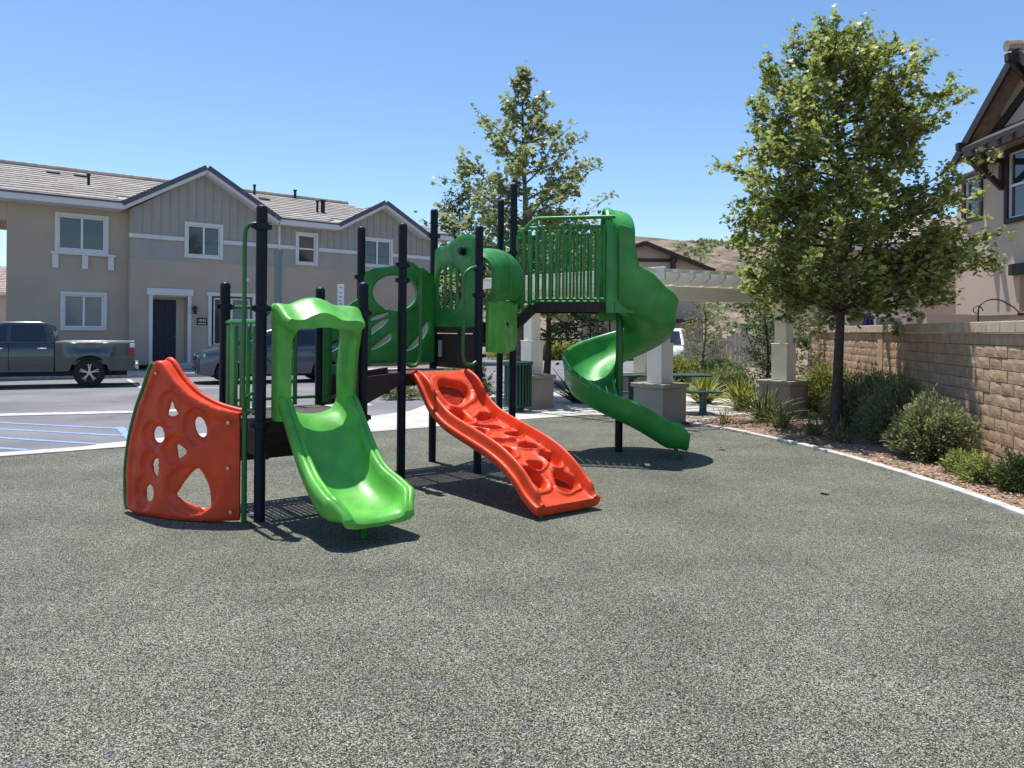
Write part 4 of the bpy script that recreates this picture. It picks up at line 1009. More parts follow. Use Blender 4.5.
m = MB(); m.cyl(g3(0, 0) * 0 + Bc + E1 * .29 + E2 * .02, Bc + E1 * .29 + E2 * .02 + UZ * .12, .02, 10); m.cyl(Bc - E1 * .29 + E2 * .02, Bc - E1 * .29 + E2 * .02 + UZ * .12, .02, 10); obj('ramp_feet', m, M['dgreen'], ocl, smooth=50)
# bridge to the spiral slide
Sx, Sy = 1.44, 10.3
bz = lambda s_: UZ2 + .02 + .24 * ssm(s_ / .25)
def bp(s_, side, z): 
    a = Kp if side == 0 else Jp; b_ = Vector((1.28, 9.62, 0)) if side == 0 else Vector((1.28, 10.58, 0))
    return a.lerp(b_, s_) + UZ * z
m = MB(); N_ = 14
m.cur = 0
for side in (0, 1):
    for i in range(N_): 
        m.bar(bp(i / N_, side, bz(i / N_) - .05), bp((i + 1) / N_ + .005, side, bz((i + 1) / N_) - .05), .04, .12)
for i in range(N_):
    a, b_ = i / N_ + .004, (i + 1) / N_ - .004
    m.loft([[bp(a, sd_, bz(a) - .02), bp(b_, sd_, bz(b_) - .02), bp(b_, sd_, bz(b_)), bp(a, sd_, bz(a))] for sd_ in (0, 1)])
obj('bridge_deck', m, M['brown_deck'], PS)
for side in (0, 1):
    m = MB(); top = lambda s_: bz(s_) + 1.08
    m.tube([bp(i / 20, side, top(i / 20)) for i in range(21)], .024, 8); m.tube([bp(i / 20, side, bz(i / 20) + .05) for i in range(21)], .018, 8)
    m.tube([bp(i / 20, side, top(i / 20) - .11) for i in range(3, 21)], .012, 8)
    nb_ = 14
    for i in range(nb_ + 1):
        s_ = .03 + .94 * i / nb_; m.tube([bp(s_, side, bz(s_) + .05), bp(s_, side, top(s_) - (.11 if s_ > .15 else 0))], .026 if i in (0, 2) else .017, 8)
    obj('bridge_railing', m, M['green'], PS, smooth=50)
m = MB(); m.tube(smoothpts([tuple(Jp + UZ * 2.9 + Vector((-.02, 0, 0))), tuple(Jp + UZ * 2.95 + Vector((-.12, -.2, 0))), tuple(Jp + UZ * 2.8 + Vector((-.2, -.4, 0))), tuple(Jp + UZ * 2.3 + Vector((-.22, -.45, 0)))], 5), .016, 8); obj('loop_handle', m, M['dgreen'], PS, smooth=50)
# spiral slide
ZS = 1.90
SP = []
KR = .955
def section(h, k_in=1.0):
    return [(.07, .20 * k_in), (.10, .08), (.20, .01), (.36, 0), (.52, .03), (.63, .10), (.70, .20), (.735, min(.32, h * .75)), (.75, h - .02), (.765, h), (.79, h + .004), (.805, h - .02), (.795, h - .05), (.775, h * .6), (.765, .12), (.70, .0), (.58, -.05), (.36, -.07), (.18, -.06), (.06, .0)]
rings = []
th0, th1 = -99, 270
for i in range(97):
    th_ = th0 + (th1 - th0) * i / 96; f_ = (th_ + 90) / 360
    z = 1.87 - 1.38 * f_ - .03 * ssm((-95 - th_) / 17) * 0
    hgt = .42 + .04 * ssm((90 - th_) / 90) + .12 * ssm((-45 - th_) / 28) + .46 * ssm((-80 - th_) / 7) - .14 * ssm((th_ - 180) / 90)
    c, s_ = math.cos(R(th_)), math.sin(R(th_))
    rings.append([Vector((Sx + r * KR * c, Sy + r * KR * s_, z + h)) for r, h in section(hgt)])
# straight exit towards +X
z0 = 1.87 - 1.38; zprev = z0
for i in range(1, 15):
    f_ = i / 14; x = Sx + f_ * .80
    z = z0 - .31 * min(1, f_ / .7) ** 1.15 - .01 * f_ - (.03 * ssm((f_ - .88) / .12))
    h = .28 + .03 * f_ - .09 * ssm((f_ - .80) / .20); ki = 1 + .5 * f_
    yo = .05 * f_
    sec = section(h, ki); sec2 = []
    for r, hh in sec:
        hh2 = hh * (1 - .15 * ssm((f_ - .85) / .15)) if hh > 0 else hh
        sec2.append(Vector((x, Sy - (r * KR * (1 - .10 * ssm((f_ - .8) / .2)) + .04 * ssm((f_ - .8) / .2)) + yo, z + hh2)))
    rings.append(sec2)
m = MB(); m.loft(rings); sp = obj('spiral_slide', m, M['kgreen'], PS, smooth=50); sp['label'] = 'tall green spiral slide winding round a pole at the right end'
m = MB(); m.lathe([(.05, 0), (.05, 1.9), (.045, 2.3), (0, 2.3)], (Sx, Sy, 0), 20); obj('centre_pole', m, M['dgreen'], sp, smooth=50)
m = MB(); m.lathe([(.052, .0), (.052, .55), (.03, .55)], (Sx, Sy, 0), 20); obj('pole_sleeve', m, M['post'], sp, smooth=50)
m = MB(); m.cyl((Sx + .66, Sy - .50, 0), (Sx + .66, Sy - .50, .18), .03, 12); m.cyl((Sx + .66, Sy - .50, 0), (Sx + .66, Sy - .50, .012), .07, 12); obj('slide_foot', m, M['dgreen'], sp, smooth=50)
# hood
rings = []
for x, sc_ in ((1.17, 1.07), (1.185, 1.10), (1.22, 1.11), (1.25, 1.07), (1.28, 1.03), (1.34, 1.01), (1.40, .985), (1.45, .94), (1.49, .87), (1.52, .78), (1.53, .66)):
    outer = []; inner = []
    yc = 9.99; hwid = .375; zsp = 2.80
    pl_ = [(-hwid, 1.84), (-hwid, 2.0), (-hwid, 2.4), (-hwid, zsp)] + [(-hwid * math.cos(a), zsp + .37 * math.sin(a)) for a in [R(12) * k_ for k_ in range(1, 15)]] + [(hwid, zsp), (hwid, 2.4), (hwid, 2.0), (hwid, 1.75)]
    for y, z in pl_:
        scy = max(sc_, .97); outer.append(Vector((x, yc + y * scy, zsp + (z - zsp) * (sc_ if z > zsp else 1)))); 
        inner.append(Vector((x, yc + y * (scy - .09), zsp + (z - zsp) * (sc_ - .09 if z > zsp else 1))))
    rings.append(outer + inner[::-1])
m = MB(); m.loft(rings); obj('slide_entry_hood', m, M['kgreen'], sp, smooth=40)
m = MB()
for i in range(26):   # pale pictogram strip under the rim
    th_ = 192 + i * 1.6
    c, s_ = math.cos(R(th_)), math.sin(R(th_)); z = 1.87 - 1.38 * (th_ + 90) / 360 + .42 - .14 * ssm((th_ - 180) / 90) - .065
    p = Vector((Sx + .762 * c, Sy + .762 * s_, z)); tt = Vector((-s_, c, -.22)).normalized(); nn = Vector((c, s_, 0))
    q_ = [p + tt * (.007 * math.cos(a)) + UZ * (.007 * math.sin(a)) for a in [k_ * math.pi / 3 for k_ in range(6)]]
    m.add([v + nn * .003 for v in q_] + [v - nn * .004 for v in q_], [tuple(range(6)), tuple(range(11, 5, -1))] + [(k_, (k_ + 1) % 6, 6 + (k_ + 1) % 6, 6 + k_) for k_ in range(6)])
obj('pictogram_strip', m, M['decal'], sp)

# ---------------------------------------------------------------- pergola
P_1, P_2, P_3, P_4 = (.42, 16.1), (2.65, 13.75), (5.26, 14.9), (2.95, 17.2)
PG = thing('pergola', 'cream painted garden pergola on stucco piers shading the tables', 'pergola', (2.65, 13.75, 0))
for (x, y) in (P_1, P_2, P_3, P_4):
    m = MB(); an = R(40)
    m.box((x, y, .31), (.66, .66, .62), an); m.box((x, y, .66), (.74, .74, .08), an)
    pr = obj('pier', m, M['pier'], PG, bevel=.012)
    m = MB(); m.box((x, y, 1.05), (.33, .33, .70), an); m.box((x, y, 1.42), (.25, .25, 1.6), an); m.box((x, y, 1.395), (.35, .35, .03), an)
    obj('column', m, M['pergola'], PG, bevel=.008)
def V3(p, z): return Vector((p[0], p[1], z))
ux = (V3(P_3, 0) - V3(P_2, 0)).normalized(); uy = (V3(P_1, 0) - V3(P_2, 0)).normalized()
for a, b_ in ((P_2, P_3), (P_1, P_4)):
    m = MB(); off = Vector((-ux.y, ux.x, 0)) * .13
    for s_ in (-1, 1): m.bar(V3(a, 2.30) - ux * .75 + off * s_, V3(b_, 2.30) + ux * .75 + off * s_, .05, .25)
    obj('main_beam', m, M['pergola'], PG, bevel=.006)
L_ = (V3(P_3, 0) - V3(P_2, 0)).length + 1.1; Ly = (V3(P_1, 0) - V3(P_2, 0)).length + 1.2
nr = 13
for i in range(nr):
    o_ = V3(P_2, 2.535) - ux * .55 + ux * (L_ * i / (nr - 1)) - uy * .6
    m = MB(); sdv = ux.cross(UZ).normalized(); 
    prof_ = [(0, .03), (.0, .10), (Ly, .10), (Ly, .03), (Ly - .05, -.03), (Ly - .2, -.10), (.22, -.10), (.10, -.06), (.03, -.01)]
    m.loft([[o_ + uy * a + UZ * b_ + ux * w_ for a, b_ in prof_] for w_ in (-.022, .022)])
    obj('rafter', m, M['pergola'], PG)
for i in range(9):
    o_ = V3(P_2, 2.665) - ux * .85 - uy * .5 + uy * ((Ly - .25) * i / 8)
    m = MB(); m.bar(o_, o_ + ux * (L_ + .6), .04, .06); obj('purlin', m, M['pergola'], PG)
m = MB(); m.bar(V3(P_2, 2.60) - ux * .62 - uy * .72, V3(P_2, 2.60) - ux * .62 + uy * Ly, .05, .22); m.bar(V3(P_2, 2.60) + ux * (L_ - .45) - uy * .72, V3(P_2, 2.60) + ux * (L_ - .45) + uy * Ly, .05, .22)
obj('side_fascia', m, M['pergola'], PG, bevel=.006)

# litter bin
LB = thing('litter_bin', 'dark green slatted litter bin beside the pergola pier', 'bin', (.13, 15.35, 0))
m = MB()
for i in range(26):
    a = i * 2 * math.pi / 26; m.box((.27 * math.cos(a), .27 * math.sin(a), .53), (.012, .038, .86), a)
obj('slats', m, M['bin'], LB, world=False)
m = MB(); m.lathe([(.29, .93), (.30, .95), (.30, .99), (.27, 1.0), (.20, 1.0), (.20, .93)], (0, 0, 0), 28); m.lathe([(.285, .10), (.29, .12), (.28, .15), (.1, .15), (.1, .10)], (0, 0, 0), 28); obj('rims', m, M['bin'], LB, world=False, smooth=40)
m = MB(); m.lathe([(.0, .13), (.235, .13), (.24, .96), (.22, .96), (.2, .2), (0, .2)], (0, 0, 0), 24); obj('liner', m, M['under'], LB, world=False, smooth=40)
m = MB(); m.cyl((0, 0, 0), (0, 0, .12), .12, 16); obj('foot', m, M['bin'], LB, world=False)
# table and bench under the pergola
TB = thing('picnic_table', 'long dark green metal picnic table under the pergola', 'table', (2.95, 15.3, 0), R(3))
m = MB(); m.bb(-.85, .95, -.38, .38, .735, .77); obj('table_top', m, M['bin'], TB, world=False, bevel=.012)
for x in (-.58, .15):
    m = MB(); m.bb(x - .05, x + .05, -.05, .05, 0, .735); m.bb(x - .05, x + .05, -.33, .33, .69, .733); m.bb(x - .06, x + .06, -.3, .3, 0, .03); obj('leg', m, M['bin'], TB, world=False, bevel=.008)
def bench(loc, rz, L2, label):
    t = thing('bench_seat', label, 'bench', loc, rz)
    m = MB(); m.poly([(x, y) for x, y in [(-L2, -.10), (-L2 + .06, -.15), (L2 - .06, -.15), (L2, -.10), (L2, .10), (L2 - .06, .15), (-L2 + .06, .15), (-L2, .10)]], .43, .465); obj('seat', m, M['bluegreen'], t, world=False, bevel=.012)
    m = MB(); m.lathe([(.11, 0), (.11, .02), (.075, .05), (.06, .25), (.085, .38), (.13, .43)], (0.0, 0, 0), 16); obj('pedestal', m, M['bluegreen'], t, world=False, smooth=50)
bench((3.72, 14.95, 0), R(5), .36, 'blue-green backless bench on one pedestal right of the front pier')
bench((1.95, 14.75, 0), R(5), .30, 'blue-green backless bench mostly hidden left of the front pier')

# signs near the townhouse
sg_ = MB(); sg_.cyl((0, 0, 0), (0, 0, 4.2), .13, 14); sg_.cyl((0, 0, 4.2), (0, 0, 4.3), .16, 14)
o = obj('light_column', sg_, M['sign'], smooth=50); o.location = (gp(277, 372)[0] * 1.0, gp(277, 372)[1], 0); o.location = (-8.0, 26.3, 0); tag(o, 'pale grey-green column standing before the townhouse wall', 'column')
st_ = thing('street_sign', 'narrow white sign on a thin post between the two gables', 'sign', (-5.25, 23.6, 0))
m = MB(); m.cyl((0, 0, 0), (0, 0, 2.95), .025, 8); obj('sign_post', m, M['rim'], st_, world=False)
m = MB(); m.bb(-.10, .10, -.035, -.02, 2.3, 2.98); pb = obj('sign_panel', m, M['vinyl'], st_, world=False, bevel=.005)
m = MB()
for i, z in enumerate((2.88, 2.72, 2.60, 2.48, 2.38)): m.bb(-.05, .05 - .02 * (i % 2), -.04, -.035, z - .02, z + .02)
obj('sign_mark', m, M['siding'], pb, world=False)

# ---------------------------------------------------------------- vehicles
def wheel(parent, x, y, r, wdt, side, spokes=5):
    Mx = Matrix.Rotation(R(90), 3, 'X')
    w_ = wdt / 2
    m = MB(); m.lathe([(r * .62, -w_), (r * .92, -w_), (r * .985, -w_ * .75), (r, -w_ * .3), (r, w_ * .3), (r * .985, w_ * .75), (r * .92, w_), (r * .62, w_), (r * .6, 0)], (x, y, r), 32, M=Mx)
    o = obj('wheel', m, M['tyre'], parent, world=False, smooth=40)
    m = MB(); yo = y + side * w_ * .62
    m.loft([[Vector((x, yo, r)) + Mx @ Vector((q[0] * math.cos(2 * math.pi * k / 32), q[0] * math.sin(2 * math.pi * k / 32), q[1])) for k in range(32)] for q in [(r * .66, -.02), (r * .66, .02), (r * .60, .025), (r * .58, -.01), (r * .58, -.03)]], wrap=True)
    for i in range(spokes):
        a = i * 2 * math.pi / spokes + .3
        for dd in (-.13, .13):
            m.bar((x + r * .08 * math.cos(a), yo + side * .015, r + r * .08 * math.sin(a)), (x + r * .62 * math.cos(a + dd), yo, r + r * .62 * math.sin(a + dd)), .028, .024, (0, 1, 0))
    m.cyl((x, yo - .02, r), (x, yo + .03, r), r * .16, 14)
    obj('rim', m, M['rim'], o, world=False, smooth=40)
    m = MB(); m.cyl((x, yo - side * .03, r), (x, yo - side * .02, r), r * .62, 24); obj('brake_disc', m, M['under'], o, world=False)
def body_loft(mb, xs, topf, botf, wf, arches, crown=.02):
    rings = []
    for x in xs:
        zt = topf(x); zb = botf(x)
        for ax_, ar, az in arches:
            if abs(x - ax_) < ar: zb = max(zb, az + math.sqrt(max(0, ar * ar - (x - ax_) ** 2)))
        zb = min(zb, zt - .08); w_ = wf(x); h = zt - zb; side = []
        zz = [zb + h * q_ for q_ in (0, .06, .2, .4, .6, .78, .9, .97, 1.0)]
        H_ = zt - botf(x)
        for z in zz:
            q_ = (z - botf(x)) / H_
            side.append((w_ * (.955 + .045 * ssm(q_ / .35) - .03 * ssm((q_ - .62) / .38) - .055 * ssm((q_ - .9) / .1)), z))
        rg = [Vector((x, -y, z)) for y, z in side] + [Vector((x, -w_ * .6, zt + crown)), Vector((x, 0, zt + crown * 1.5)), Vector((x, w_ * .6, zt + crown))] + [Vector((x, y, z)) for y, z in reversed(side)]
        rings.append(rg)
    mb.loft(rings)
def interp(tab):
    def f_(x):
        if x <= tab[0][0]: return tab[0][1]
        for (a, va), (b_, vb) in zip(tab, tab[1:]):
            if x <= b_: return va + (vb - va) * ssm((x - a) / (b_ - a)) if False else va + (vb - va) * (x - a) / (b_ - a)
        return tab[-1][1]
    return f_
def frange(a, b_, n_): return [a + (b_ - a) * i / n_ for i in range(n_ + 1)]
def side_patch(pts, wb, wt, z0, z1, side, off):
    """pts (x,z) on the tumblehome side"""
    return [Vector((x, side * (wb + (wt - wb) * (z - z0) / (z1 - z0) + off), z)) for x, z in pts]
def cabin(parent, prof, wb, wt, z0, z1, m_paint, name='cabin'):
    """prof: x,z outline of greenhouse from front base over roof to rear base"""
    m = MB(); vs = []
    n_ = len(prof)
    L1 = [Vector((x, -(wb + (wt - wb) * (z - z0) / (z1 - z0)), z)) for x, z in prof]; R1 = [Vector((p.x, -p.y, p.z)) for p in L1]
    m.add(L1 + R1, [tuple(range(n_)), tuple(range(2 * n_ - 1, n_ - 1, -1))] + [(i, (i + 1) % n_, n_ + (i + 1) % n_, n_ + i) for i in range(n_)])
    return obj(name, m, m_paint, parent, world=False, bevel=.05)
def panes(parent, polys, wb, wt, z0, z1, name='side_window'):
    for side in (-1, 1):
        for pl_ in polys:
            m = MB(); a = side_patch(pl_, wb, wt, z0, z1, side, .006); b_ = side_patch(pl_, wb, wt, z0, z1, side, -.02)
            n_ = len(a); m.add(a + b_, [tuple(range(n_)), tuple(range(2 * n_ - 1, n_ - 1, -1))] + [(i, (i + 1) % n_, n_ + (i + 1) % n_, n_ + i) for i in range(n_)])
            obj(name, m, M['cglass'], parent, world=False)
# pickup: x=0 rear axle, front towards -x, length rear end +1.05
tr_ax = gp(90, 387.2)
PU = thing('pickup_truck', 'dark grey-green crew cab pickup truck parked at the kerb, front cut by the left edge', 'pickup truck', (tr_ax[0] - .30, tr_ax[1] + .75, 0), R(20.5))
PU.matrix_basis = Matrix.Translation((tr_ax[0] - .42, tr_ax[1] + .80, 0)) @ Matrix.Rotation(R(26.5), 4, 'Z')
hwp = .93; ax_f = -3.57
m = MB()
top = interp([(-4.55, .80), (-4.45, 1.02), (-4.2, 1.08), (-2.9, 1.17), (-1.05, 1.19)])
bot = interp([(-4.55, .42), (-4.3, .38), (-3.0, .42), (1.2, .44)])
wf = interp([(-4.55, .70), (-4.4, .84), (-4.1, .91), (-3.5, .93), (1.0, .93)])
body_loft(m, frange(-4.55, -1.02, 46), top, bot, wf, [(ax_f, .47, .38)]); m.v = [(x + .2, y, z) for x, y, z in m.v]
# bed: side walls, tailgate, floor
for side in (-1, 1):
    rings = []
    for x in frange(-.79, 1.07, 40):
        zb = bot(x)
        if abs(x) < .47: zb = max(zb, .38 + math.sqrt(max(0, .47 ** 2 - x * x)))
        zt = 1.20; fl_ = .035 * ssm((.60 - abs(math.hypot(x, .0))) / .1)
        tp = 1 - .03 * ssm((x - .9) / .2)
        zz = [zb + (zt - zb) * q_ for q_ in (0, .1, .3, .5, .7, .9, .97, 1)]
        out = [(.93 * tp * (.965 + .035 * ssm((z - .44) / .3)) + fl_ * ssm((1.02 - z) / .08) * (1 if z < 1.02 else 0) - (.02 if z > 1.19 else 0), z) for z in zz]
        rings.append([Vector((x, side * y, z)) for y, z in out] + [Vector((x, side * .80, zt)), Vector((x, side * .80, min(zb, 1.0)))])
    m.loft(rings)
m.bb(1.01, 1.07, -.80, .80, .62, 1.195); m.bb(-.79, 1.03, -.80, .80, .60, .66)
bd = obj('body', m, M['truck'], PU, world=False, smooth=35)
m = MB()
for side in (-1, 1): m.bb(-.77, 1.05, side * .82 - .06, side * .82 + .06, 1.203, 1.225)
m.bb(.98, 1.08, -.78, .78, 1.2, 1.225); obj('bed_rail', m, M['rim'], PU, world=False, bevel=.008)
cb = [(-3.0, 1.15), (-2.42, 1.64), (-2.15, 1.735), (-1.35, 1.745), (-1.18, 1.71), (-1.0, 1.16)]
cb = [(x + .2, z) for x, z in cb]
cabin(PU, cb, .885, .75, 1.16, 1.74, M['truck'])
panes(PU, [[(x + .2, z) for x, z in pp] for pp in [[(-1.98, 1.20), (-1.98, 1.64), (-1.36, 1.65), (-1.27, 1.61), (-1.20, 1.42), (-1.18, 1.20)], [(-2.86, 1.20), (-2.36, 1.63), (-2.07, 1.64), (-2.07, 1.20)]]], .885, .75, 1.16, 1.74)
m = MB(); m.add([(-2.97, -.80, 1.19), (-2.97, .80, 1.19), (-2.44, .70, 1.63), (-2.44, -.70, 1.63)], [(0, 1, 2, 3)]); m.v = [(x + .17, y, z + .02) for x, y, z in m.v]; obj('windscreen', m, M['cglass'], PU, world=False, fix=False)
m = MB(); m.add([(-1.03, -.72, 1.24), (-1.03, .72, 1.24), (-1.13, .66, 1.63), (-1.13, -.66, 1.63)], [(0, 1, 2, 3)]); m.v = [(x + .23, y, z) for x, y, z in m.v]; obj('rear_window', m, M['cglass'], PU, world=False, fix=False)
for x, z0_, z1_ in ((-.805, .5, 1.17), (-1.82, .5, 1.17), (-2.75, .5, 1.15)):
    m = MB()
    for side in (-1, 1): m.bb(x - .007, x + .007, side * .925, side * .934, z0_, z1_)
    obj('panel_gap', m, M['under'], PU, world=False)
for x in (-1.08, -2.05):
    for side in (-1, 1):
        m = MB(); m.bb(x - .11, x + .11, side * .93, side * .965, 1.02, 1.05); obj('door_handle', m, M['rim'], PU, world=False, bevel=.006)
for side in (-1, 1):
    m = MB(); m.bb(.95, 1.08, side * .875 - .05, side * .875 + .05, .82, 1.06); tl = obj('tail_lamp', m, M['red'], PU, world=False, bevel=.012)
    m = MB(); m.bb(.96, 1.085, side * .88 - .05, side * .88 + .05, 1.062, 1.17); obj('tail_lamp_clear', m, M['lampw'], tl, world=False, bevel=.01)
m = MB(); m.loft([[(x, -.92, .47), (x, .92, .47), (x, .92, .64), (x, -.92, .64)] for x in (1.08, 1.19)]); m.bb(-4.46, -4.3, -.8, .8, .45, .72); obj('bumper', m, M['rim'], PU, world=False, bevel=.03)
m = MB(); m.bb(-4.2, .9, -.7, .7, .30, .46); obj('underbody', m, M['under'], PU, world=False)
m = MB(); m.bb(.50, .515, -.92, -.72, .24, .46); m.bb(.50, .515, .72, .92, .24, .46); obj('mud_flap', m, M['under'], PU, world=False)
for x in (0, ax_f + .2):
    for side in (-1, 1): wheel(PU, x, side * .80, .385, .25, side)
# SUV, front towards -x
SU = thing('grey_suv', 'silver-grey SUV parked at the kerb behind the play structure', 'SUV', (-9.30, 22.55, 0), R(27))
m = MB()
top = interp([(0, .66), (.06, .80), (.2, .92), (.6, 1.0), (1.15, 1.06), (4.2, 1.12), (4.42, 1.05), (4.5, .8)])
bot = interp([(0, .30), (.2, .24), (.5, .26), (4.2, .28), (4.5, .42)])
wf = interp([(0, .62), (.08, .76), (.25, .86), (.6, .91), (3.9, .92), (4.35, .86), (4.5, .76)])
body_loft(m, frange(0, 4.5, 90), top, bot, wf, [(.86, .40, .34), (3.62, .40, .34)], .03)
obj('body', m, M['suv'], SU, world=False, smooth=40)
cabin(SU, [(1.15, 1.06), (1.95, 1.56), (2.35, 1.66), (3.5, 1.66), (4.0, 1.60), (4.38, 1.10)], .85, .64, 1.06, 1.66, M['suv'])
panes(SU, [[(1.55, 1.12), (2.0, 1.42), (2.3, 1.55), (2.62, 1.57), (2.62, 1.12)], [(2.68, 1.12), (2.68, 1.57), (3.45, 1.56), (3.5, 1.12)], [(3.56, 1.13), (3.52, 1.55), (3.85, 1.50), (4.12, 1.2)]], .85, .64, 1.06, 1.66)
m = MB(); m.add([(1.2, -.74, 1.10), (1.2, .74, 1.10), (1.95, .62, 1.57), (1.95, -.62, 1.57)], [(0, 1, 2, 3)]); m.v = [(x - .02, y, z + .03) for x, y, z in m.v]; obj('windscreen', m, M['cglass'], SU, world=False, fix=False)
m = MB(); m.bb(-.015, .05, -.42, .42, .70, .80); m.bb(-.02, .05, -.55, .55, .36, .52); obj('grille', m, M['under'], SU, world=False, bevel=.01)
for side in (-1, 1):
    m = MB(); m.loft([[(.03, side * .50, .72), (.03, side * .50, .82), (.10, side * .5, .83)], [(.20, side * .84, .76), (.20, side * .84, .86), (.28, side * .83, .87)]]); obj('headlight', m, M['lampw'], SU, world=False)
    m = MB(); m.bb(.10, .20, side * .66 - .10, side * .66 + .10, .40, .52); obj('fog_lamp', m, M['under'], SU, world=False, bevel=.01)
    m = MB(); m.bar((2.0, side * .66, 1.71), (3.9, side * .66, 1.69), .03, .03); obj('roof_rail', m, M['rim'], SU, world=False)
    m = MB(); m.bb(1.62, 1.80, side * .98 - .08, side * .98 + .08, 1.10, 1.24); obj('wing_mirror', m, M['suv'], SU, world=False, bevel=.03)
    for x in (2.85, 3.7):
        m = MB(); m.bb(x - .4, x - .2, side * .905, side * .94, .94, .965); obj('door_handle', m, M['rim'], SU, world=False)
    m = MB(); m.bb(1.9, 1.91, side * .905, side * .922, .4, 1.08); m.bb(2.65, 2.66, side * .905, side * .922, .4, 1.1); obj('panel_gap', m, M['under'], SU, world=False)
    for x in (.86, 3.62): wheel(SU, x, side * .80, .345, .22, side)
m = MB(); m.bb(.4, 4.2, -.72, .72, .2, .32); obj('underbody', m, M['under'], SU, world=False)
# white van beyond the pergola, seen from its front-left
VN = thing('white_van', 'white van parked beyond the pergola, partly hidden by its column', 'van', (6.0, 30.3, 0), R(75))
m = MB()
top = interp([(-2.2, .7), (-2.1, .95), (-1.5, 1.10), (2.4, 1.12)]); bot = interp([(-2.2, .34), (2.4, .34)]); wf = interp([(-2.2, .72), (-2.0, .86), (2.4, .9)])
body_loft(m, frange(-2.2, 2.4, 70), top, bot, wf, [(-1.35, .38, .33), (1.5, .38, .33)]); obj('body', m, M['vanp'], VN, world=False, smooth=40)
cabin(VN, [(-1.55, 1.1), (-.95, 1.62), (-.6, 1.76), (2.1, 1.76), (2.38, 1.12)], .85, .70, 1.1, 1.76, M['vanp'])
panes(VN, [[(-1.2, 1.16), (-.75, 1.60), (-.2, 1.66), (-.2, 1.16)], [(-.1, 1.16), (-.1, 1.66), (.9, 1.66), (.9, 1.16)], [(1.0, 1.16), (1.0, 1.66), (1.9, 1.64), (2.1, 1.16)]], .85, .70, 1.1, 1.76)
m = MB(); m.add([(-1.5, -.72, 1.15), (-1.5, .72, 1.15), (-.93, .62, 1.62), (-.93, -.62, 1.62)], [(0, 1, 2, 3)]); m.v = [(x - .02, y, z + .03) for x, y, z in m.v]; obj('windscreen', m, M['cglass'], VN, world=False, fix=False)
m = MB(); m.bb(-2.23, -2.12, -.55, .55, .5, .68); obj('grille', m, M['under'], VN, world=False)
for x in (-1.35, 1.5):
    for side in (-1, 1): wheel(VN, x, side * .78, .33, .2, side)

# ---------------------------------------------------------------- vegetation
def leaf_star(mb, c, nrm, up, s):
    sd_ = up.cross(nrm).normalized(); u = nrm.cross(sd_)
    prof_ = ((0, -.55), (.30, -.38), (.62, -.42), (.42, -.05), (.70, .25), (.30, .22), (.0, .75), (-.30, .22), (-.70, .25), (-.42, -.05), (-.62, -.42), (-.30, -.38))
    mb.add([c + sd_ * (a * s) + u * (b_ * s) + nrm * (-.16 * s * abs(a)) for a, b_ in prof_], [tuple(range(12))])
def leaf_quad(mb, c, nrm, up, s, asp=.5):
    sd_ = up.cross(nrm); sd_ = sd_.normalized() if sd_.length > 1e-4 else nrm.orthogonal().normalized(); u = nrm.cross(sd_)
    mb.add([c - u * s * .5, c + sd_ * s * asp * .5, c + u * s * .5, c - sd_ * s * asp * .5], [(0, 1, 2, 3)])
def rv(r_, zb=0): return Vector((r_.gauss(0, 1), r_.gauss(0, 1), r_.gauss(0, 1) + zb)).normalized()
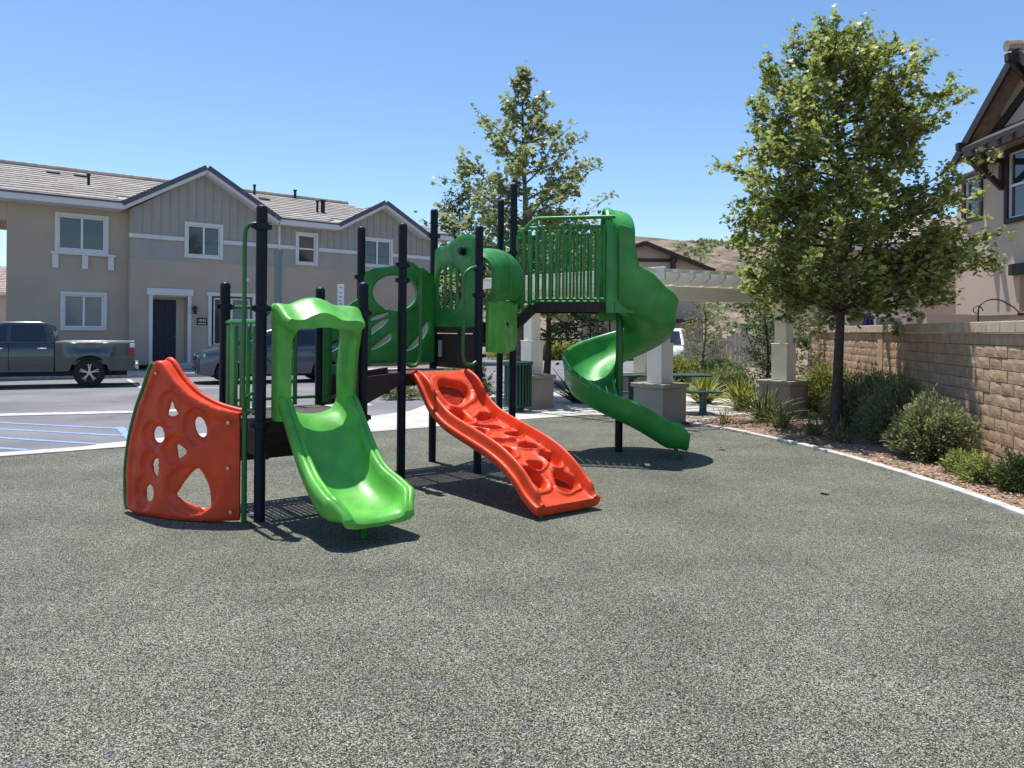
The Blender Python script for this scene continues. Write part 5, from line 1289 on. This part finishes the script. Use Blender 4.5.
def tree(name, label, loc, H, z0, rad, nb, leaves, ls, seed, trunk_r, lm, bm, lean=(0, 0), star=True, spread=.20, squash=1.0, upb=.35, group=None, cat='tree', extra=()):
    r_ = random.Random(seed); t = thing(name, label, cat, loc, 0, group)
    tb = MB(); cr = MB()
    tp = [Vector((lean[0] * f_ ** 1.5 + .05 * math.sin(f_ * 7 + seed), lean[1] * f_ ** 1.5 + .04 * math.cos(f_ * 6 + seed), f_ * H * .96)) for f_ in [i / 14 for i in range(15)]]
    tb.tube([p for p in tp], [trunk_r * (1.25 if i == 0 else 1) * (1 - .93 * (i / 14) ** .9) + .006 for i in range(15)], 12)
    br = MB(); twigs = []
    for i in range(nb):
        f_ = (i + r_.random()) / nb; zt = z0 + (H - z0) * f_
        an = i * 2.399 + r_.uniform(-.4, .4); rr2 = rad(zt / H) * r_.uniform(.72, 1.08)
        zs = max(z0 * .85, zt - rr2 * upb * r_.uniform(.8, 1.4)); k_ = min(13.99, zs / (H * .96) * 14); ii = int(k_); st_p = tp[ii].lerp(tp[min(14, ii + 1)], k_ - ii)
        end = Vector((st_p.x + math.cos(an) * rr2, st_p.y + math.sin(an) * rr2, zt))
        mid = st_p.lerp(end, .5) + Vector((0, 0, -.08 * rr2)) + rv(r_) * .08 * rr2
        pts = smoothpts([tuple(st_p), tuple(mid), tuple(end)], 4)
        br.tube(pts, [trunk_r * .28 * (1 - .85 * j / (len(pts) - 1)) * (1.1 - .6 * f_) + .003 for j in range(len(pts))], 6)
        P = [Vector(p) for p in pts]
        for q_ in range(7):
            s_ = .30 + .70 * (q_ + r_.random()) / 7; kk = s_ * (len(P) - 1); a = P[min(int(kk), len(P) - 2)].lerp(P[min(int(kk) + 1, len(P) - 1)], kk - int(kk))
            d = (end - st_p).normalized() * .6 + rv(r_, .25) * .8; d.normalize(); l2 = rr2 * r_.uniform(.18, .42) + .12
            b_ = a + d * l2; twigs.append((a, b_, min(1.4, .25 + rr2 * .8))); br.tube([a, b_], [.008 * (trunk_r / .1), .003], 4, caps=False)
    for (ax_, ay_, az_, bx_, by_, bz_) in extra:
        for q_ in range(16):
            a = Vector((ax_, ay_, az_)).lerp(Vector((bx_, by_, bz_)), .3 + .7 * q_ / 15); twigs.append((a, a + rv(r_, .2) * .38, 1.5))
        br.tube([(ax_, ay_, az_), (bx_, by_, bz_)], [.014, .004], 5)
    per = leaves / sum(t_[2] for t_ in twigs)
    for a, b_, wt_ in twigs:
        n_ = int(per * wt_ * r_.uniform(.5, 1.5))
        for j in range(n_):
            f_ = r_.random() ** .7; p = a.lerp(b_, f_) + rv(r_) * spread * r_.random() + Vector((0, 0, -.03))
            nrm = (Vector((0, 0, 1)) * .9 + rv(r_) * .8).normalized(); up = rv(r_)
            s = ls * r_.uniform(.6, 1.25)
            if star: leaf_star(cr, p, nrm, up, s)
            else: leaf_quad(cr, p, nrm, up, s, r_.uniform(.35, .6))
    obj('trunk', tb, bm, t, world=False, smooth=60); obj('branches', br, bm, t, world=False, smooth=60); obj('crown', cr, lm, t, world=False, fix=False)
    return t
rad1 = interp([(0, .3), (.30, .8), (.36, 1.45), (.43, 1.85), (.52, 1.9), (.60, 1.75), (.68, 1.58), (.78, 1.42), (.88, 1.15), (.95, .85), (1.0, .3)])
tree('shade_tree', 'leafy young sycamore with slim trunk standing in the bed by the block wall', (5.36, 12.55, 0), 6.55, 2.3, rad1, 104, 38000, .067, 11, .088, M['leaf'], M['bark_dark'], lean=(-.1, 0), spread=.17, upb=.42, extra=((0, 0, 2.6, 1.75, -.1, 2.95), (0, 0, 2.5, 1.7, .2, 2.75), (0, 0, 2.4, 1.6, -.4, 3.15), (0, 0, 2.4, 1.5, -.4, 2.8)))
rad2 = interp([(0, .5), (.28, 1.6), (.40, 2.0), (.55, 1.9), (.68, 1.65), (.78, 1.4), (.86, .75), (.92, .25), (1.0, .05)])
tree('shade_tree', 'airy open-crowned sycamore rising behind the climbing structure', (.25, 18.6, 0), 7.95, 2.4, rad2, 50, 8600, .098, 23, .13, M['leaf2'], M['bark'], spread=.22, upb=.5)
rad3 = interp([(0, 1.2), (.3, 2.0), (.6, 2.2), (.85, 1.5), (1.0, .4)])
tree('dark_tree', 'dark evergreen tree behind the bridge railing', (1.1, 24.0, 0), 5.4, 1.6, rad3, 46, 9000, .16, 31, .12, M['leaf_dark'], M['bark_dark'], star=False, spread=.35, upb=.3)
tree('dark_tree', 'grey-green tree peeking over the right end of the townhouse roof', (-2.6, 38, 0), 8.6, 3.0, interp([(0, 1.2), (.4, 2.2), (.7, 1.9), (1, .5)]), 40, 5000, .24, 37, .15, M['leaf_dark'], M['bark_dark'], star=False, spread=.5)
tree('olive_tree', 'small pale olive tree in the garden in front of the grey gate', (6.05, 24.2, 0), 2.75, .8, interp([(0, .3), (.3, .7), (.6, .8), (.85, .6), (1, .2)]), 26, 2600, .085, 41, .05, M['leaf_gray'], M['bark'], star=False, spread=.16)
tree('tall_shrub', 'tall loose dark shrub with bare lower stems left of the third pier', (5.75, 17.4, 0), 2.65, .25, interp([(0, .5), (.4, .62), (.8, .6), (1, .3)]), 40, 5200, .075, 43, .035, M['leaf_dark'], M['bark_dark'], star=False, spread=.14, cat='shrub')
tree('tall_shrub', 'tall twiggy grey-green shrub growing against the far end of the block wall', (7.0, 19.5, 0), 2.9, .2, interp([(0, .5), (.4, .8), (.8, .7), (1, .3)]), 40, 5200, .085, 47, .035, M['leaf_gray'], M['bark'], star=False, spread=.15, cat='shrub')

def bush(name, label, loc, rx, ry, h, n_, ls, lm, seed, cat='shrub', group=None, rz=0):
    r_ = random.Random(seed); t = thing(name, label, cat, loc, rz, group); st_ = MB(); fo = MB()
    for i in range(int(n_ / 22)):
        d = Vector((r_.gauss(0, 1), r_.gauss(0, 1), abs(r_.gauss(0, 1)) * .9 + .08)).normalized()
        k_ = r_.uniform(.82, 1.12) * (1 + .16 * noise.noise(d * 2.2 + Vector((seed, 0, 0))))
        tip = Vector((d.x * rx, d.y * ry, .02 + d.z * h)) * k_
        base = Vector((r_.uniform(-.1, .1), r_.uniform(-.1, .1), 0)); mid = base.lerp(tip, .55) + Vector((0, 0, .04))
        st_.tube([base, mid, tip], [.006, .004, .002], 4, caps=False)
        for j in range(22):
            f_ = r_.uniform(.45, 1.03); p = mid.lerp(tip, (f_ - .45) / .55) + rv(r_) * .05 * (.4 + .9 * r_.random())
            if p.z < .015: p.z = .015 + r_.random() * .03
            dd = ((tip - mid).normalized() + rv(r_) * .7).normalized(); nr_ = rv(r_, .8)
            s = ls * r_.uniform(.6, 1.3); sd_ = dd.cross(nr_).normalized()
            fo.add([p, p + dd * s * .5 + sd_ * s * .17, p + dd * s, p + dd * s * .5 - sd_ * s * .17], [(0, 1, 2, 3)])
    obj('stems', st_, M['bark'], t, world=False, fix=False); obj('foliage', fo, lm, t, world=False, fix=False); return t
GR = 'rounded sage shrubs along the block wall'
bush('sage_shrub', 'large rounded sage-green shrub in the sun against the block wall', (5.40, 9.85, 0), .50, .50, .78, 13000, .062, M['leaf_gray'], 1, group=GR)
bush('sage_shrub', 'dark shaded shrub directly behind the sycamore trunk', (6.05, 12.9, 0), .85, .9, .95, 15000, .06, M['leaf_gray'], 2, group=GR)
bush('sage_shrub', 'shaded shrub between the sycamore and the large sunny sage shrub', (5.72, 11.3, 0), .6, .7, .86, 12000, .06, M['leaf_gray'], 3, group=GR)
bush('yellow_green_shrub', 'bright yellow-green feathery shrub right of the third pier', (6.25, 15.2, 0), .75, .9, .95, 13000, .065, M['leaf_yel'], 4)
bush('low_shrub', 'small leafy shrub in front of the large sage shrub', (5.20, 8.85, 0), .19, .19, .24, 1800, .05, M['leaf'], 5, group='small shrubs by the kerb')
bush('low_shrub', 'small spreading shrub second from the right edge of the bed', (5.10, 8.3, 0), .22, .20, .24, 2000, .05, M['leaf'], 6, group='small shrubs by the kerb')
bush('low_shrub', 'dark green shrub cut off by the right edge of the picture', (5.22, 7.85, 0), .24, .26, .40, 3200, .05, M['leaf_dark'], 7, group='small shrubs by the kerb')
bush('garden_shrub', 'round dark green shrub in the garden between gate and pergola', (5.75, 21.4, 0), .7, .6, .8, 8000, .09, M['leaf_dark'], 8)
bush('garden_shrub', 'blue-green rounded shrub just left of the tall loose shrub', (5.45, 19.4, 0), .6, .6, .75, 8000, .085, M['leaf_gray'], 9)
bush('garden_shrub', 'broad yellowish bush at the back of the garden under the olive tree', (5.4, 25.2, 0), 1.4, .9, .75, 8000, .10, M['leaf_yel'], 10)
bush('garden_shrub', 'yellow-green planting across the road seen under the bridge', (1.9, 43.5, 0), 3.4, 1.2, 1.1, 9000, .2, M['leaf_yel'], 12)
bush('garden_shrub', 'dark low shrub beside the townhouse doorstep', (-13.9, 25.55, .15), .7, .4, .75, 3500, .09, M['leaf_dark'], 13)
bush('garden_shrub', 'yellow-green shrub behind the litter bin between the navy posts', (-1.0, 17.2, 0), .6, .5, .95, 4000, .09, M['leaf_yel'], 14)
bush('garden_shrub', 'low green plant left of the main deck beyond the concrete walk', (-2.6, 17.8, 0), .45, .4, .35, 2200, .07, M['leaf_gray'], 15)
bush('garden_shrub', 'low green plant beyond the walk below the main deck', (-1.75, 17.9, 0), .5, .4, .40, 2200, .07, M['leaf'], 16)
def strap(name, label, loc, n_, L_, wd_, lm, seed, up=1.0, cat='plant', group=None):
    r_ = random.Random(seed); t = MB()
    for i in range(n_):
        an = r_.random() * 6.283; el = R(r_.uniform(28, 88)); l2 = L_ * r_.uniform(.6, 1.1); droop = r_.uniform(.15, .55) / up
        d = Vector((math.cos(an) * math.cos(el), math.sin(an) * math.cos(el), math.sin(el))); b_ = Vector((r_.gauss(0, .06), r_.gauss(0, .06), 0)); sd_ = Vector((-math.sin(an), math.cos(an), 0))
        sd_ = (sd_ + rv(r_) * .3).normalized(); rings = []
        for k_ in range(7):
            f_ = k_ / 6; p = b_ + d * l2 * f_ + Vector((math.cos(an), math.sin(an), -1)) * droop * l2 * f_ ** 2.4 * math.cos(el)
            w_ = wd_ * (.7 + .6 * f_) * (1 - f_ ** 3) + .001
            rings.append([p - sd_ * w_, p + Vector((0, 0, -w_ * .5)), p + sd_ * w_])
        t.loft(rings, False, False)
    o = obj(name, t, lm, fix=False); o.location = loc; tag(o, label, cat, group); return o
GS = 'strap-leaved plants round the pergola'
strap('flax_plant', 'tall dark strap-leaved plant directly in front of the third pier', (4.55, 13.85, 0), 110, .78, .013, M['strap'], 1, group=GS)
strap('flax_plant', 'shorter strap-leaved plant at the foot of the dark one, nearer the kerb', (4.55, 13.0, 0), 80, .55, .010, M['strap'], 2, group=GS)
strap('flax_plant', 'low spiky plant in the mulch left of the sycamore trunk', (4.75, 12.1, 0), 70, .42, .008, M['strap'], 3, group=GS)
strap('flax_plant', 'low spiky plant in the mulch in front of the sycamore trunk', (4.85, 11.3, 0), 60, .42, .008, M['strap'], 4, group=GS)
strap('flax_plant', 'sparse pale spiky plant at the tip of the bed beside the kerb', (3.75, 13.5, 0), 34, .34, .007, M['leaf_yel'], 5, group=GS)
strap('flax_plant', 'broad yellow-green strap-leaved clump left of the third pier', (4.75, 15.9, 0), 130, .85, .02, M['leaf_yel'], 6, group=GS)
strap('flax_plant', 'green strap-leaved clump behind the blue-green bench', (4.35, 17.4, 0), 130, .8, .022, M['leaf_yel'], 7, group=GS)
strap('flax_plant', 'grey-green strap-leaved clump at the back between table and shrubs', (4.9, 19.3, 0), 120, .8, .022, M['strap'], 8, group=GS)
strap('agave', 'large dark spiky agave beside the left pergola pier', (1.50, 17.2, 0), 110, 1.0, .034, M['agave'], 9, up=5)
GD = 'grasses beyond the road'
for i, (x, y) in enumerate(((7.6, 27.6), (6.6, 28.0), (3.4, 44))):
    strap('tall_grass', ['pale grass tuft beside the arched gate', 'pale grass tuft left of the arched gate', 'pale grass tuft across the road right of the bridge'][i], (x, y, 0), 120, 1.0, .03, M['leaf_yel'], 20 + i, group=GD)
lt = MB(); rl = random.Random(8)
for i in range(420):
    yy = rl.uniform(4, 13); xr = 4.45 if yy < 9 else 4.45 - (yy - 9) * .18 if yy < 11 else 4.1 - (yy - 11) * .5
    xx = xr - abs(rl.gauss(0, .55)) - .12; s1 = rl.uniform(.004, .016); a = rl.random() * 6.3
    Mx = Matrix.Translation((xx, yy, .004 + s1 * .2)) @ Matrix.Rotation(a, 4, 'Z') @ Matrix.Rotation(rl.uniform(-.4, .4), 4, 'X')
    lt.add([Mx @ Vector(v) for v in ((-s1, -s1 * .4, 0), (s1, -s1 * .3, .002), (s1 * .7, s1 * .5, 0), (-s1 * .6, s1 * .4, .003))], [(0, 1, 2, 3)])
o = obj('ground_litter', lt, M['chip'], fix=False); o['kind'] = 'stuff'
cr_ = MB()
for (x_, y_, an, L_) in ((-9, 17.5, .3, 5), (-5.5, 18.2, .5, 4.2), (-12, 16, .2, 5), (-7.5, 13.2, 1.2, 2.5), (-3, 20, .35, 5)):
    p = Vector((x_, y_)); a = an; w0 = .012
    for k_ in range(int(L_ / .15)):
        a += rl.uniform(-.35, .35) - (a - an) * .2; q_ = p + Vector((math.cos(a), math.sin(a))) * .15; strip(cr_, tuple(p), tuple(q_), w0 * rl.uniform(.5, 1.5), -.0015); p = q_
struct('road_cracks', cr_, M['under'], fix=False)
# fallen leaves on the rubber
for i, (px, py, lb) in enumerate(((824, 494, 'curled dry leaf on the rubber surface near the right kerb'), (722, 450, 'pale dry leaf on the rubber in front of the bench'), (690, 434, 'tiny pale dry leaf beside the spiral slide exit'))):
    x, y = gp(px, py); m = MB(); pts = [(0, -.055), (.03, -.03), (.06, -.02), (.04, .01), (.03, .04), (0, .07), (-.03, .04), (-.06, .01), (-.035, -.02)]
    vs = [(a, b_, .012 + .5 * abs(a) + .15 * abs(b_)) for a, b_ in pts]; m.add(vs + [(a, b_, c + .002) for a, b_, c in vs], [tuple(range(9)), tuple(range(17, 8, -1))] + [(k_, (k_ + 1) % 9, 9 + (k_ + 1) % 9, 9 + k_) for k_ in range(9)])
    o = obj('fallen_leaf', m, M['deck_top']); o.location = (x, y, .002); o.rotation_euler = (0, 0, i * 1.3); tag(o, lb, 'leaf', 'fallen leaves on the playground')
print('verts', sum(len(o.data.vertices) for o in bpy.data.objects if o.type == 'MESH'))
